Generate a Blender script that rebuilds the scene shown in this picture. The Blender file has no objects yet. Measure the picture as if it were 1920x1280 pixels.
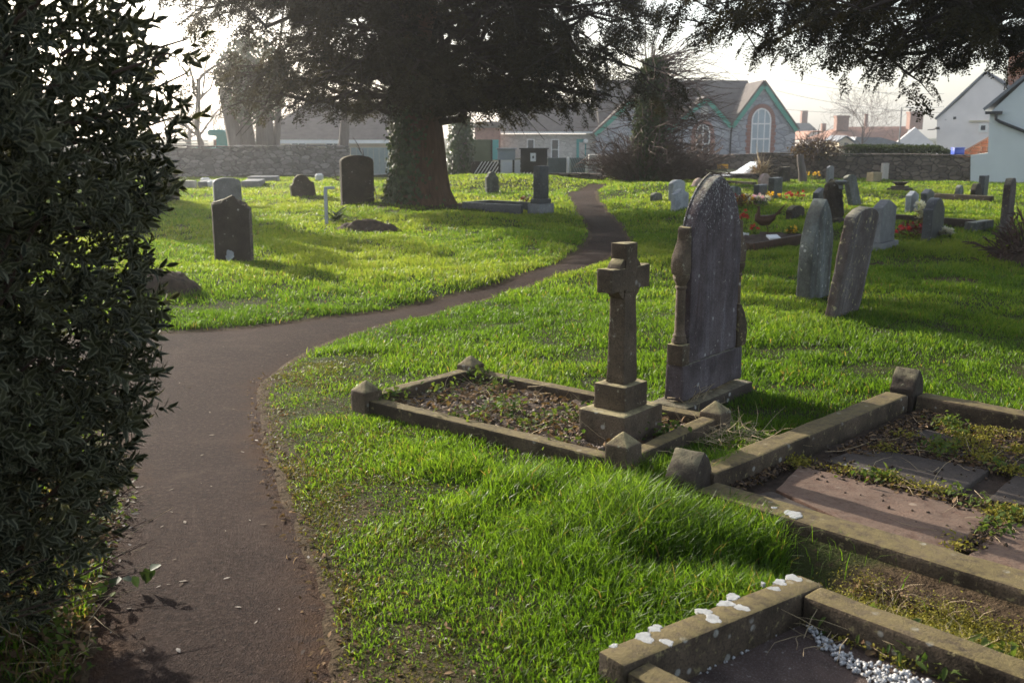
import bpy, bmesh, math, random
import numpy as np
from mathutils import Vector, Matrix, Euler, noise as mnoise
from mathutils.geometry import delaunay_2d_cdt
SC = bpy.context.scene
COL = SC.collection
R = math.radians
PI = math.pi
rng = np.random.default_rng(7)
random.seed(7)

# ------------------------------------------------------------------ camera geometry
PITCH, FPX, CAMH = R(11.8), 1867.0, 1.7
SUN_AZ, SUN_EL = R(44), R(20)             # azimuth left of straight ahead
SUNV = np.array([-math.sin(SUN_AZ)*math.cos(SUN_EL), math.cos(SUN_AZ)*math.cos(SUN_EL), math.sin(SUN_EL)])
def ray(px, py):
    x = (px-960)/FPX; y = (640-py)/FPX
    return np.array([x, math.cos(PITCH)+y*math.sin(PITCH), -math.sin(PITCH)+y*math.cos(PITCH)])
def G(px, py, z=0.0):                      # point of the horizontal plane z
    d = ray(px, py); t = (z-CAMH)/d[2]
    return np.array([d[0]*t, d[1]*t, z])
def HY(px, py, Y):                         # point of the vertical plane y = Y
    d = ray(px, py); t = Y/d[1]
    return np.array([d[0]*t, Y, CAMH+d[2]*t])

# ------------------------------------------------------------------ value noise (numpy)
def vnoise(x, y, scale, seed=0):
    r = np.random.default_rng(seed+101).random((256, 256))
    u = np.asarray(x)/scale; v = np.asarray(y)/scale
    iu = np.floor(u).astype(int); iv = np.floor(v).astype(int)
    fu = u-iu; fv = v-iv
    fu = fu*fu*(3-2*fu); fv = fv*fv*(3-2*fv)
    a = r[iu & 255, iv & 255]; b = r[(iu+1) & 255, iv & 255]
    c = r[iu & 255, (iv+1) & 255]; d = r[(iu+1) & 255, (iv+1) & 255]
    return (a*(1-fu)+b*fu)*(1-fv)+(c*(1-fu)+d*fu)*fv
def sstep(a, b, x):
    t = np.clip((x-a)/(b-a), 0, 1); return t*t*(3-2*t)
def in_poly(x, y, poly):
    x = np.asarray(x, float); y = np.asarray(y, float)
    ins = np.zeros(x.shape, bool); n = len(poly)
    for i in range(n):
        x0, y0 = poly[i][:2]; x1, y1 = poly[(i+1) % n][:2]
        if y0 == y1: continue
        c = ((y0 > y) != (y1 > y)) & (x < (x1-x0)*(y-y0)/(y1-y0)+x0)
        ins ^= c
    return ins
def seg_dist(x, y, poly, closed=True):
    d = np.full(np.asarray(x).shape, 1e9); n = len(poly)
    for i in range(n if closed else n-1):
        a = np.array(poly[i][:2]); b = np.array(poly[(i+1) % n][:2]); ab = b-a
        L = ab@ab+1e-12
        t = np.clip(((x-a[0])*ab[0]+(y-a[1])*ab[1])/L, 0, 1)
        d = np.minimum(d, np.hypot(x-a[0]-t*ab[0], y-a[1]-t*ab[1]))
    return d

# ------------------------------------------------------------------ path outline
PATH_R = [(690,1420),(668,1290),(640,1205),(618,1130),(590,1050),(562,980),(536,900),(512,830),(494,775),(487,738),(497,708),(532,684),(582,660),(640,636),
          (720,606),(800,583),(880,561),(960,541),(1040,523),(1108,506),(1150,488),(1174,470),(1183,455),(1178,438),(1165,420),(1150,404),(1135,389),(1122,376),(1118,364),(1140,357)]
PATH_L = [(1112,357),(1066,367),(1076,382),(1088,400),(1098,420),(1105,440),(1102,456),(1085,474),(1050,494),(1000,511),(940,529),(860,548),(780,565),(700,580),
          (600,598),(520,609),(430,619),(350,625),(290,626),(150,632),(-200,640),(-700,646)]
PATH_B = [(-700,700),(-300,704),(0,716),(150,750),(215,800),(222,850),(212,900),(192,1000),(165,1150),(125,1290),(60,1420)]
def dens(pts, step=0.25):
    out = []
    for i in range(len(pts)-1):
        a, b = pts[i], pts[i+1]; n = max(1, int(np.hypot(*(b-a))/step))
        for k in range(n): out.append(a+(b-a)*k/n)
    out.append(pts[-1]); return out
def smooth(pts, it=2):
    pts = [np.array(p) for p in pts]
    for _ in range(it):
        pts = [pts[0]]+[pts[i-1]*.25+pts[i]*.5+pts[i+1]*.25 for i in range(1, len(pts)-1)]+[pts[-1]]
    return pts
def gl(l): return [G(a, b)[:2] for a, b in l]
_pr = smooth(dens(gl(PATH_R)), 3); _pl = smooth(dens(gl(PATH_L)), 3); _pb = smooth(dens(gl(PATH_B)), 2)
PATH = _pr+_pl+_pb
PATH = [p+np.array([vnoise(p[0], p[1], .35, 3)-.5, vnoise(p[0], p[1], .35, 4)-.5])*.09 for p in dens(PATH+[PATH[0]], .12)[:-1]]
# raster distance field
SX0, SX1, SY0, SY1, SR = -14., 10., .4, 38., .06
_gx = np.arange(SX0, SX1, SR); _gy = np.arange(SY0, SY1, SR)
_X, _Y = np.meshgrid(_gx, _gy, indexing='ij')
_coarse = PATH[::2]
_S = seg_dist(_X, _Y, _coarse); _S[in_poly(_X, _Y, _coarse)] *= -1
def sdf(x, y):
    x = np.asarray(x, float); y = np.asarray(y, float)
    u = np.clip((x-SX0)/SR, 0, len(_gx)-1.001); v = np.clip((y-SY0)/SR, 0, len(_gy)-1.001)
    i = u.astype(int); j = v.astype(int); fu = u-i; fv = v-j
    return (_S[i, j]*(1-fu)+_S[i+1, j]*fu)*(1-fv)+(_S[i, j+1]*(1-fu)+_S[i+1, j+1]*fu)*fv

# grave plots (corner, along, across, length, width)
def quad(c, u, v, L, W):
    c = np.array(c, float); u = np.array(u, float); v = np.array(v, float); u /= np.linalg.norm(u); v /= np.linalg.norm(v)
    return [c, c+u*L, c+u*L+v*W, c+v*W], u, v
P1, U1, V1 = quad((-.89, 5.9), (.775, -.632), (.632, .775), 1.86, .96)
P2, U2, V2 = quad((.84, 4.5), (.70, -.714), (.714, .70), 2.6, 2.32)
P3, U3, V3 = quad((.27, 2.81), (.66, -.75), (.765, .645), 2.2, 1.0)
TROUGH = [np.array([.95, 3.95]), np.array([1.05, 3.55]), np.array([2.6, 1.9]), np.array([2.8, 2.35])]
def tz(x, y, lip=True):
    x = np.asarray(x, float); y = np.asarray(y, float)
    far = sstep(6, 14, y)
    z = (.6+1.6*far)*(.014*np.sin(.9*x+.4*y+1)+.010*np.sin(1.7*y-.6*x)+.006*np.sin(2.9*x+2.1*y))
    z = z+far*.05*(vnoise(x, y, 1.3, 11)-.5)
    z = z+.30*np.exp(-(((x+.2)/3.2)**2+((y-32)/2.6)**2))+.22*np.exp(-(((x-4.2)/1.7)**2+((y-29)/2.6)**2))
    tr = seg_dist(x, y, [(1.05, 3.72), (2.7, 2.1)], False)
    z = z-.09*np.exp(-(tr/.15)**2)
    # graves' mounds
    s = sdf(x, y)
    z = z+.035*sstep(.0, .35, s)-.03*sstep(-.02, -.12, s)*(s < 0)
    z = z+(s > 0)*sstep(6.5, 9, y)*sstep(.4, 3, s)*.06
    near = (np.abs(x) < 5) & (y > .5) & (y < 8)
    if near.any():
        xn, yn = x[near], y[near]; zn = z[near]
        for B, dep in ((P1, .09), (P2, .16), (P3, .16)):
            c = sum(B)/4; Bi = [c+(p-c)*.97 for p in B]
            d = np.where(in_poly(xn, yn, Bi), seg_dist(xn, yn, Bi), 0); zn = zn-dep*sstep(0, .05, d)
        z = np.array(z); z[near] = zn
    return z
def tzf(x, y): return float(tz(np.array([x]), np.array([y]))[0])

# ------------------------------------------------------------------ mesh helpers
def fastmesh(name, V, quads=None, tris=None, attrs=None, smooth_=False):
    me = bpy.data.meshes.new(name)
    V = np.ascontiguousarray(V, np.float32)
    nq = 0 if quads is None else len(quads); nt = 0 if tris is None else len(tris)
    me.vertices.add(len(V)); me.vertices.foreach_set('co', V.ravel())
    parts = []
    if nq: parts.append(np.asarray(quads, np.int32).ravel())
    if nt: parts.append(np.asarray(tris, np.int32).ravel())
    L = np.concatenate(parts)
    me.loops.add(len(L)); me.loops.foreach_set('vertex_index', L)
    st = np.concatenate([np.arange(nq)*4, nq*4+np.arange(nt)*3]).astype(np.int32)
    me.polygons.add(nq+nt); me.polygons.foreach_set('loop_start', st)
    if smooth_: me.polygons.foreach_set('use_smooth', np.ones(nq+nt, bool))
    for k, a in (attrs or {}).items():
        at = me.attributes.new(k, 'FLOAT', 'POINT'); at.data.foreach_set('value', np.asarray(a, np.float32))
    me.update(calc_edges=True)
    return me
def link(name, me, m=None, parent=None):
    o = bpy.data.objects.new(name, me); COL.objects.link(o)
    if m is not None:
        for mm in (m if isinstance(m, (list, tuple)) else [m]): me.materials.append(mm)
    if parent is not None: o.parent = parent
    return o
def tag(o, label, cat, group=None):
    o['label'] = label; o['category'] = cat
    if group: o['group'] = group
    return o
def kind(o, k): o['kind'] = k; return o
def empty(name, loc, rz=0, label=None, cat=None, group=None):
    o = bpy.data.objects.new(name, None); COL.objects.link(o); o.empty_display_size = .2
    o.location = loc; o.rotation_euler = (0, 0, rz)
    if label: tag(o, label, cat, group)
    return o

class MB:
    """collects shapes; build() links them as one mesh object"""
    def __init__(s): s.v = []; s.f = []
    def add(s, vs, fs):
        n = len(s.v); s.v.extend([tuple(map(float, p)) for p in vs]); s.f.extend([tuple(i+n for i in f) for f in fs]); return s
    def box(s, c, d, rz=0, rot=None):
        m = (rot or Euler((0, 0, rz))).to_matrix()
        vs = []
        for z in (-.5, .5):
            for x, y in ((-.5, -.5), (.5, -.5), (.5, .5), (-.5, .5)):
                vs.append(Vector(c)+m@Vector((x*d[0], y*d[1], z*d[2])))
        return s.add(vs, [(3, 2, 1, 0), (4, 5, 6, 7), (0, 1, 5, 4), (1, 2, 6, 5), (2, 3, 7, 6), (3, 0, 4, 7)])
    def frustum(s, c, d0, d1, h):
        vs = []
        for z, d in ((0, d0), (h, d1)):
            for x, y in ((-.5, -.5), (.5, -.5), (.5, .5), (-.5, .5)): vs.append((c[0]+x*d[0], c[1]+y*d[1], c[2]+z))
        return s.add(vs, [(3, 2, 1, 0), (4, 5, 6, 7), (0, 1, 5, 4), (1, 2, 6, 5), (2, 3, 7, 6), (3, 0, 4, 7)])
    def prism(s, poly, y0, y1):                       # poly in (x,z), CCW seen from -y
        n = len(poly)
        vs = [(p[0], y0, p[1]) for p in poly]+[(p[0], y1, p[1]) for p in poly]
        fs = [tuple(range(n)), tuple(range(2*n-1, n-1, -1))]
        fs += [(i, i+n, (i+1) % n+n, (i+1) % n) for i in range(n)]
        return s.add(vs, fs)
    def prismz(s, poly, z0, z1):                      # poly in (x,y), CCW from above
        n = len(poly)
        vs = [(p[0], p[1], z0) for p in poly]+[(p[0], p[1], z1) for p in poly]
        fs = [tuple(range(n-1, -1, -1)), tuple(range(n, 2*n))]
        fs += [(i, (i+1) % n, (i+1) % n+n, i+n) for i in range(n)]
        return s.add(vs, fs)
    def tube(s, pts, rad, sides=6, cap=True):
        pts = [Vector(p) for p in pts]; n = len(pts)
        if not hasattr(rad, '__len__'): rad = [rad]*n
        ref = Vector((0, 0, 1)); vs = []; fs = []
        for i, p in enumerate(pts):
            t = (pts[min(i+1, n-1)]-pts[max(i-1, 0)]).normalized()
            a = t.cross(ref if abs(t.dot(ref)) < .95 else Vector((1, 0, 0))).normalized(); b = t.cross(a)
            for k in range(sides):
                w = 2*PI*k/sides; vs.append(p+(a*math.cos(w)+b*math.sin(w))*rad[i])
        for i in range(n-1):
            for k in range(sides):
                k2 = (k+1) % sides
                fs.append((i*sides+k, (i+1)*sides+k, (i+1)*sides+k2, i*sides+k2))
        if cap: fs += [tuple(range(sides)), tuple(range(n*sides-1, (n-1)*sides-1, -1))]
        return s.add(vs, fs)
    def lathe(s, prof, c=(0, 0, 0), sides=16):        # prof (r,z)
        vs = []; fs = []; n = len(prof)
        for r, z in prof:
            for k in range(sides):
                w = 2*PI*k/sides; vs.append((c[0]+r*math.cos(w), c[1]+r*math.sin(w), c[2]+z))
        for i in range(n-1):
            for k in range(sides):
                k2 = (k+1) % sides; fs.append((i*sides+k, i*sides+k2, (i+1)*sides+k2, (i+1)*sides+k))
        fs += [tuple(range(sides-1, -1, -1)), tuple(range((n-1)*sides, n*sides))]
        return s.add(vs, fs)
    def build(s, name, m, parent=None, bevel=0, rough=0, edge=.12, smooth_=False, seed=0, loc=None, rot=None, sharp=35):
        bm = bmesh.new()
        vv = [bm.verts.new(p) for p in s.v]
        for f in s.f:
            try: bm.faces.new([vv[i] for i in f])
            except ValueError: pass
        bmesh.ops.recalc_face_normals(bm, faces=bm.faces)
        if bevel:
            es = [e for e in bm.edges if len(e.link_faces) == 2 and e.calc_face_angle(0) > .35]
            bmesh.ops.bevel(bm, geom=es, offset=bevel, segments=2, profile=.6, affect='EDGES', clamp_overlap=True)
        if rough:
            bmesh.ops.triangulate(bm, faces=bm.faces)
            for _ in range(5):
                es = [e for e in bm.edges if e.calc_length() > edge]
                if not es or len(bm.verts) > 12000: break
                bmesh.ops.subdivide_edges(bm, edges=es, cuts=1, use_grid_fill=False)
                bmesh.ops.triangulate(bm, faces=[f for f in bm.faces if len(f.verts) > 3])
            bm.normal_update()
            off = Vector((seed*3.1, seed*1.7, seed*.9))
            for v in bm.verts:
                n = mnoise.noise(v.co*9+off)*.6+mnoise.noise(v.co*24+off)*.4+mnoise.noise(v.co*3+off)*.6
                v.co += v.normal*n*rough
        me = bpy.data.meshes.new(name); bm.to_mesh(me); bm.free()
        if smooth_ or rough or bevel:
            me.polygons.foreach_set('use_smooth', np.ones(len(me.polygons), bool)); me.set_sharp_from_angle(angle=R(sharp))
        o = link(name, me, m, parent)
        if loc is not None: o.location = loc
        if rot is not None: o.rotation_euler = rot
        return o
HAZE, SKY, SUN, EXPO, DUST = .0016, .15, 5.0, 1.15, 2.2
# ------------------------------------------------------------------ materials
MATS = {}
class NT:
    def __init__(s, name):
        s.m = bpy.data.materials.new(name); s.m.use_nodes = True
        s.n = s.m.node_tree.nodes; s.l = s.m.node_tree.links
        s.bsdf = s.n['Principled BSDF']; s.out = s.n['Material Output']
        MATS[name] = s.m
    def new(s, t, **k):
        x = s.n.new(t)
        for a, b in k.items():
            if a in ('operation', 'blend_type', 'data_type', 'feature', 'distance', 'attribute_name', 'noise_dimensions', 'interpolation_type', 'use_clamp', 'offset', 'squash', 'voronoi_dimensions', 'bands_direction', 'wave_type'): setattr(x, a, b)
            else: x.inputs[a].default_value = b
        return x
    def lk(s, a, b): s.l.new(a, b)
    def coord(s, which='Object', scale=(1, 1, 1), world=False):
        mp = s.new('ShaderNodeMapping'); mp.inputs['Scale'].default_value = scale
        if world:
            g = s.new('ShaderNodeNewGeometry'); s.lk(g.outputs['Position'], mp.inputs['Vector'])
        else:
            t = s.new('ShaderNodeTexCoord')
            oi = s.new('ShaderNodeObjectInfo'); vm = s.new('ShaderNodeVectorMath', operation='MULTIPLY_ADD')
            s.lk(oi.outputs['Random'], vm.inputs[0]); vm.inputs[1].default_value = (37, 23, 11); s.lk(t.outputs[which], vm.inputs[2])
            s.lk(vm.outputs[0], mp.inputs['Vector'])
        return mp.outputs[0]
    def noise(s, vec, scale, detail=5, rough=.6):
        n = s.new('ShaderNodeTexNoise', Scale=scale, Detail=detail, Roughness=rough); s.lk(vec, n.inputs['Vector']); return n.outputs['Fac']
    def vor(s, vec, scale, feature='F1', rnd=1.0):
        n = s.new('ShaderNodeTexVoronoi', feature=feature, Scale=scale, Randomness=rnd); s.lk(vec, n.inputs['Vector']); return n
    def ramp(s, fac, stops):
        r = s.new('ShaderNodeValToRGB'); e = r.color_ramp.elements
        e[0].position, e[1].position = stops[0][0], stops[-1][0]
        e[0].color = (*stops[0][1], 1) if len(stops[0][1]) == 3 else stops[0][1]
        e[1].color = (*stops[-1][1], 1)
        for p, c in stops[1:-1]:
            q = e.new(p); q.color = (*c, 1)
        s.lk(fac, r.inputs[0]); return r.outputs[0]
    def step(s, fac, a, b):
        m = s.new('ShaderNodeMapRange', interpolation_type='SMOOTHSTEP'); m.inputs[1].default_value = a; m.inputs[2].default_value = b
        s.lk(fac, m.inputs[0]); return m.outputs[0]
    def mix(s, fac, a, b, blend='MIX'):
        m = s.new('ShaderNodeMix', data_type='RGBA', blend_type=blend)
        for v, i in ((fac, 0), (a, 6), (b, 7)):
            if isinstance(v, (int, float)): m.inputs[i].default_value = v
            elif isinstance(v, tuple): m.inputs[i].default_value = (*v, 1)
            else: s.lk(v, m.inputs[i])
        return m.outputs[2]
    def math(s, op, a, b=0.0):
        m = s.new('ShaderNodeMath', operation=op)
        for v, i in ((a, 0), (b, 1)):
            if isinstance(v, (int, float)): m.inputs[i].default_value = v
            else: s.lk(v, m.inputs[i])
        return m.outputs[0]
    def nz(s):
        g = s.new('ShaderNodeNewGeometry'); x = s.new('ShaderNodeSeparateXYZ'); s.lk(g.outputs['Normal'], x.inputs[0]); return x.outputs[2]
    def bump(s, h, strength=.4, dist=.01):
        b = s.new('ShaderNodeBump', Strength=strength, Distance=dist); s.lk(h, b.inputs['Height']); s.lk(b.outputs[0], s.bsdf.inputs['Normal'])
    def done(s, col, rough=.85, spec=.3):
        if isinstance(col, tuple): s.bsdf.inputs['Base Color'].default_value = (*col, 1)
        else: s.lk(col, s.bsdf.inputs['Base Color'])
        if isinstance(rough, (int, float)): s.bsdf.inputs['Roughness'].default_value = rough
        else: s.lk(rough, s.bsdf.inputs['Roughness'])
        s.bsdf.inputs['Specular IOR Level'].default_value = spec
        return s.m

def stone(name, c1, c2, *a_, tipspeck=None, **k_):
    return _stone(name, c1, c2, *a_, tipspeck=tipspeck, **k_)
def _stone(name, c1, c2, lichen=(.30, .30, .24), lich=.62, top=None, topamt=0, streak=False, speck=(.5, .5, .46), speckamt=0.0, sc=1.0, bump=.5, rough=.9, tipspeck=None):
    t = NT(name); v = t.coord()
    n1 = t.noise(v, 3.5*sc, 6, .65); n2 = t.noise(v, 22*sc, 5, .7); n3 = t.noise(v, 110*sc, 3, .6)
    col = t.mix(t.step(n1, .3, .7), c1, c2)
    if streak:
        vs = t.coord(scale=(9, 3, .8)); ns = t.noise(vs, 1.0, 6, .7)
        col = t.mix(t.math('MULTIPLY', t.step(ns, .5, .74), .6), col, tuple(min(1, k*a) for k, a in zip((1.75, 1.95, 2.15), c2)))
        col = t.mix(t.math('MULTIPLY', t.step(ns, .48, .3), .75), col, tuple(k*a for k, a in zip((.75, .5, .45), c1)))
    col = t.mix(t.math('MULTIPLY', t.step(n3, .42, .68), .55), col, tuple(.45*a for a in c1))
    gr = t.noise(v, 1.9*sc, 6, .7); col = t.mix(t.math('MULTIPLY', t.step(gr, .50, .66), .6), col, tuple(.5*a for a in c1))
    lm = t.math('MULTIPLY', t.step(n2, lich, lich+.08), .85)
    col = t.mix(lm, col, lichen)
    vo = t.vor(v, 13*sc); sp = t.step(vo.outputs['Distance'], .22, .14)
    sp = t.math('MULTIPLY', sp, t.step(n1, .5, .62)); col = t.mix(t.math('MULTIPLY', sp, .6), col, speck)
    if speckamt:
        nz_ = t.noise(v, 70*sc, 3, .7); col = t.mix(t.math('MULTIPLY', t.step(nz_, .56, .62), speckamt), col, speck)
    if tipspeck:
        tc = t.new('ShaderNodeTexCoord'); sx = t.new('ShaderNodeSeparateXYZ'); t.lk(tc.outputs['Object'], sx.inputs[0])
        nzz = t.noise(v, 60, 4, .75); th = t.math('ADD', nzz, t.math('MULTIPLY', t.step(sx.outputs[2], *tipspeck), .14)); th = t.math('ADD', th, t.math('MULTIPLY', n2, .16))
        col = t.mix(t.math('MULTIPLY', t.step(th, .735, .82), .6), col, (.42, .42, .40))
    if top:
        f = t.math('MULTIPLY', t.step(t.nz(), .55, .85), t.math('MULTIPLY', t.step(n2, .25, .6), topamt)); col = t.mix(f, col, top)
    h = t.math('ADD', t.math('MULTIPLY', n2, .6), t.math('MULTIPLY', n3, .5)); t.bump(h, bump, .012)
    return t.done(col, rough, .25)

M_BROWN = stone('brown_weathered_stone', (.055, .040, .027), (.132, .098, .068), (.24, .225, .16), .60, (.34, .29, .15), .75, speck=(.42, .42, .38))
M_KERB = stone('mossy_kerb_stone', (.035, .025, .016), (.105, .077, .052), (.19, .16, .08), .58, (.15, .117, .048), .8, speck=(.4, .4, .36))
M_HEAD = stone('streaked_headstone_back', (.058, .045, .047), (.128, .107, .112), (.36, .34, .29), .64, (.3, .28, .2), .6, streak=True, speck=(.5, .5, .48), tipspeck=(.85, 1.4))
M_HEADTOP = stone('speckled_arch_stone', (.10, .085, .07), (.17, .15, .13), (.48, .48, .46), .56, (.4, .36, .25), .5, speck=(.6, .6, .58), speckamt=.8)
M_LIMEG = stone('grey_green_lichen_stone', (.07, .072, .064), (.15, .16, .148), (.35, .36, .26), .6, (.36, .36, .28), .6, streak=True)
M_LIMEP = stone('mottled_brown_grey_stone', (.08, .064, .058), (.150, .126, .120), (.34, .30, .17), .58, (.36, .33, .22), .7, streak=True, speck=(.45, .4, .28))
M_DARKST = stone('dark_brown_stone', (.034, .025, .019), (.070, .054, .042), (.17, .16, .11), .62, (.26, .23, .14), .6)
M_GRANITE = stone('grey_granite', (.15, .153, .16), (.205, .21, .217), (.36, .36, .37), .7, None, 0, speckamt=.25, sc=1.6, bump=.2, rough=.6)
M_BLUEGR = stone('pale_blue_grey_stone', (.33, .35, .37), (.42, .44, .46), (.5, .5, .5), .72, None, 0, sc=1.4, bump=.2, rough=.65)
M_DARKGR = stone('dark_grey_granite', (.045, .047, .052), (.068, .07, .076), (.11, .11, .115), .7, None, 0, speckamt=.2, sc=1.8, bump=.12, rough=.45)
M_BLACK = stone('black_polished_granite', (.018, .018, .02), (.03, .03, .032), (.05, .05, .05), .75, None, 0, sc=2, bump=.04, rough=.25)
M_PINK = stone('pinkish_stone', (.33, .24, .20), (.42, .31, .26), (.45, .38, .32), .7, None, 0, sc=1.5, bump=.2)
M_CREAM = stone('pale_cream_stone', (.5, .45, .4), (.6, .55, .5), (.4, .38, .3), .72, None, 0, sc=1.5, bump=.2)
M_TAN = stone('tan_sandstone', (.27, .22, .13), (.36, .30, .19), (.25, .25, .15), .66)
M_SLAB = stone('reddish_ledger_slab', (.074, .040, .027), (.135, .079, .054), (.13, .10, .06), .66, (.22, .17, .13), .3, speck=(.34, .27, .2), sc=.8)
M_SLABSHADE = stone('ledger_slab_painted_shade', (.045, .035, .029), (.075, .060, .050), (.10, .09, .05), .62, None, 0, sc=.8)  # darker copy of the slab stone, cast shadow painted into its colour
M_TARSLAB = stone('dark_gritty_infill', (.075, .05, .042), (.115, .08, .066), (.16, .13, .11), .66, None, 0, speckamt=.15, sc=2.2, bump=.8)

def simple(name, col, rough=.7, var=.25, sc=6, metal=0, bump=0, world=False):
    t = NT(name); v = t.coord(world=world); n = t.noise(v, sc, 5, .6)
    c = t.ramp(n, [(.25, tuple(a*(1-var) for a in col)), (.75, tuple(min(1, a*(1+var)) for a in col))])
    t.bsdf.inputs['Metallic'].default_value = metal
    if bump: t.bump(t.noise(v, sc*6, 4, .6), bump, .01)
    return t.done(c, rough, .35)
M_WHITEPAINT = simple('white_paint', (.72, .72, .70), .5, .06)
M_TEAL = simple('green_painted_timber', (.05, .27, .20), .5, .15)
M_TEALPLASTIC = simple('teal_plastic', (.01, .25, .24), .35, .1)
M_IRON = simple('black_iron', (.02, .02, .022), .5, .3)
M_DARKPAINT = simple('black_board', (.017, .016, .016), .55, .2)
M_GREYBLUE = simple('grey_blue_board', (.30, .34, .38), .5, .08)
M_GREYFENCE = simple('grey_green_slats', (.13, .16, .16), .6, .2)
M_PALEBLUE = simple('pale_blue_green_sheet', (.27, .33, .33), .5, .08)
M_GREENBOARD = simple('olive_hoarding', (.13, .15, .09), .8, .2, 3)
M_ROOF = simple('grey_brown_roof_slates', (.105, .092, .085), .8, .3, 3, bump=.5)
M_ROOF.node_tree.nodes['Principled BSDF'].inputs['Specular IOR Level'].default_value = .08
M_REDROOF = simple('red_brown_roof_tiles', (.25, .13, .09), .85, .3, 3, bump=.4)
M_SLATE = simple('blue_grey_slates', (.16, .17, .19), .6, .25, 3, bump=.3)
M_RENDERW = simple('off_white_render', (.74, .69, .67), .9, .08, 1.5, bump=.15)
M_RENDERB = simple('pale_blue_white_render', (.61, .65, .65), .9, .07, 1.2, bump=.2)
M_CREAMWALL = simple('cream_render', (.62, .55, .42), .85, .08, 2)
M_GLASS = simple('dark_window_glass', (.05, .06, .07), .08, .2, 2)
M_PALEGLASS = simple('painted_sky_glass', (.32, .38, .42), .1, .15, 2)  # pale base colour stands in for reflected sky
M_RUST = simple('rusty_metal', (.07, .035, .02), .6, .45, 20, .4)
M_BLUEPL = simple('blue_plastic', (.02, .06, .36), .4, .1)
M_YELLOWSIGN = simple('orange_yellow_sign', (.62, .32, .02), .5, .1)
M_CARPAINT = simple('white_car_paint', (.7, .71, .72), .2, .03)
M_CARGLASS = simple('car_glass', (.55, .6, .6), .06, .1)
M_RUBBER = simple('tyre_rubber', (.02, .02, .02), .8, .2)
M_POT = simple('white_pot', (.7, .7, .7), .4, .08)
M_BARK = None
def bark(name, c1, c2, sc=1.0):
    t = NT(name); v = t.coord(scale=(9*sc, 9*sc, 1.1*sc)); n = t.noise(v, 1.5, 6, .65); v2 = t.coord(); n2 = t.noise(v2, 18*sc, 4)
    c = t.mix(t.math('MULTIPLY', n2, .5), t.ramp(n, [(.3, c1), (.7, c2)]), c1); t.bump(n, .9, .03); return t.done(c, .95, .15)
M_LIMB = simple('dark_limb_bark', (.028, .018, .013), .95, .3, 8)
M_YEWBARK = bark('yew_bark', (.055, .03, .02), (.15, .085, .055))
M_GREYBARK = bark('grey_bark', (.10, .085, .075), (.19, .165, .15))
M_TWIG = simple('reddish_bare_twigs', (.075, .044, .034), .8, .35, 5)
M_TWIGG = simple('grey_bare_twigs', (.13, .10, .09), .8, .3, 5)
M_STRAW = simple('dry_straw', (.36, .28, .17), .8, .35, 8)
M_SOIL = simple('dark_soil', (.055, .036, .024), .95, .5, 18, bump=1.0)
M_GRAVEL = simple('white_gravel', (.42, .42, .42), .8, .15, 12)
M_PEBBLE = simple('brown_grey_pebbles', (.19, .15, .12), .85, .5, 30)
M_LICHEN = simple('white_lichen', (.31, .315, .31), .9, .3, 45, bump=.4)
M_PAPER = simple('white_paper', (.72, .74, .76), .6, .05)

def leafmat(name, c1, c2, margin=None, trans=.35, rough=.45, spec=.4, tcol=None, straw=None, mid=None):
    t = NT(name)
    a = t.new('ShaderNodeAttribute', attribute_name='rnd')
    col = t.ramp(a.outputs['Fac'], [(0, c1), (.86, c2), (1, straw or c2)] if not mid else [(0, c1), (.55, mid), (.86, c2), (1, straw)])
    if margin:
        e = t.new('ShaderNodeAttribute', attribute_name='edge'); col = t.mix(t.step(e.outputs['Fac'], .62, .8), col, margin)
    t.done(col, rough, spec)
    tr = t.new('ShaderNodeBsdfTranslucent'); tc = t.mix(1.0, col, tcol or (1.6, 1.6, .8), 'MULTIPLY'); t.lk(tc, tr.inputs['Color'])
    mx = t.new('ShaderNodeMixShader'); mx.inputs[0].default_value = trans
    t.lk(t.bsdf.outputs[0], mx.inputs[1]); t.lk(tr.outputs[0], mx.inputs[2]); t.lk(mx.outputs[0], t.out.inputs['Surface'])
    return t.m
M_GRASS = leafmat('grass_blades', (.032, .074, .006), (.138, .182, .034), mid=(.070, .134, .014), trans=.6, rough=.42, spec=.24, tcol=(2.2, 2.0, .95), straw=(.15, .12, .05))
M_GRASSW = leafmat('worn_grass', (.045, .066, .008), (.105, .10, .02), straw=(.2, .14, .07), trans=.4, tcol=(1.8, 1.7, .7))
M_YEW = leafmat('yew_needles', (.008, .009, .005), (.036, .031, .012), trans=.28, tcol=(2.2, 1.9, .8), rough=.7, spec=.08)
M_IVY = leafmat('ivy_leaves', (.016, .034, .012), (.045, .07, .025), trans=.2, rough=.38, spec=.3)
M_BUSH = leafmat('variegated_leaves', (.014, .017, .008), (.046, .046, .022), margin=(.15, .145, .095), trans=.15, rough=.6, spec=.18)
M_WEED = leafmat('weed_leaves', (.04, .075, .015), (.10, .13, .03), trans=.4, rough=.7, spec=.15)
M_DEAD = leafmat('dead_leaves', (.07, .04, .024), (.20, .135, .08), trans=.2, rough=.9, spec=.05)
M_MOSS = leafmat('moss', (.10, .10, .012), (.22, .19, .02), trans=.2, rough=.9)
M_HEDGE = leafmat('clipped_hedge_leaves', (.02, .035, .012), (.05, .065, .025), trans=.2, rough=.85, spec=.08)
def flower(name, c): return leafmat(name, tuple(.7*a for a in c), c, trans=.3, rough=.6)
F_RED = flower('red_petals', (.55, .02, .02)); F_YEL = flower('yellow_petals', (.75, .48, .02)); F_WHT = flower('white_petals', (.75, .72, .7))
F_PNK = flower('pink_petals', (.65, .4, .6)); F_MAR = flower('dark_red_petals', (.22, .01, .02))

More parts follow.
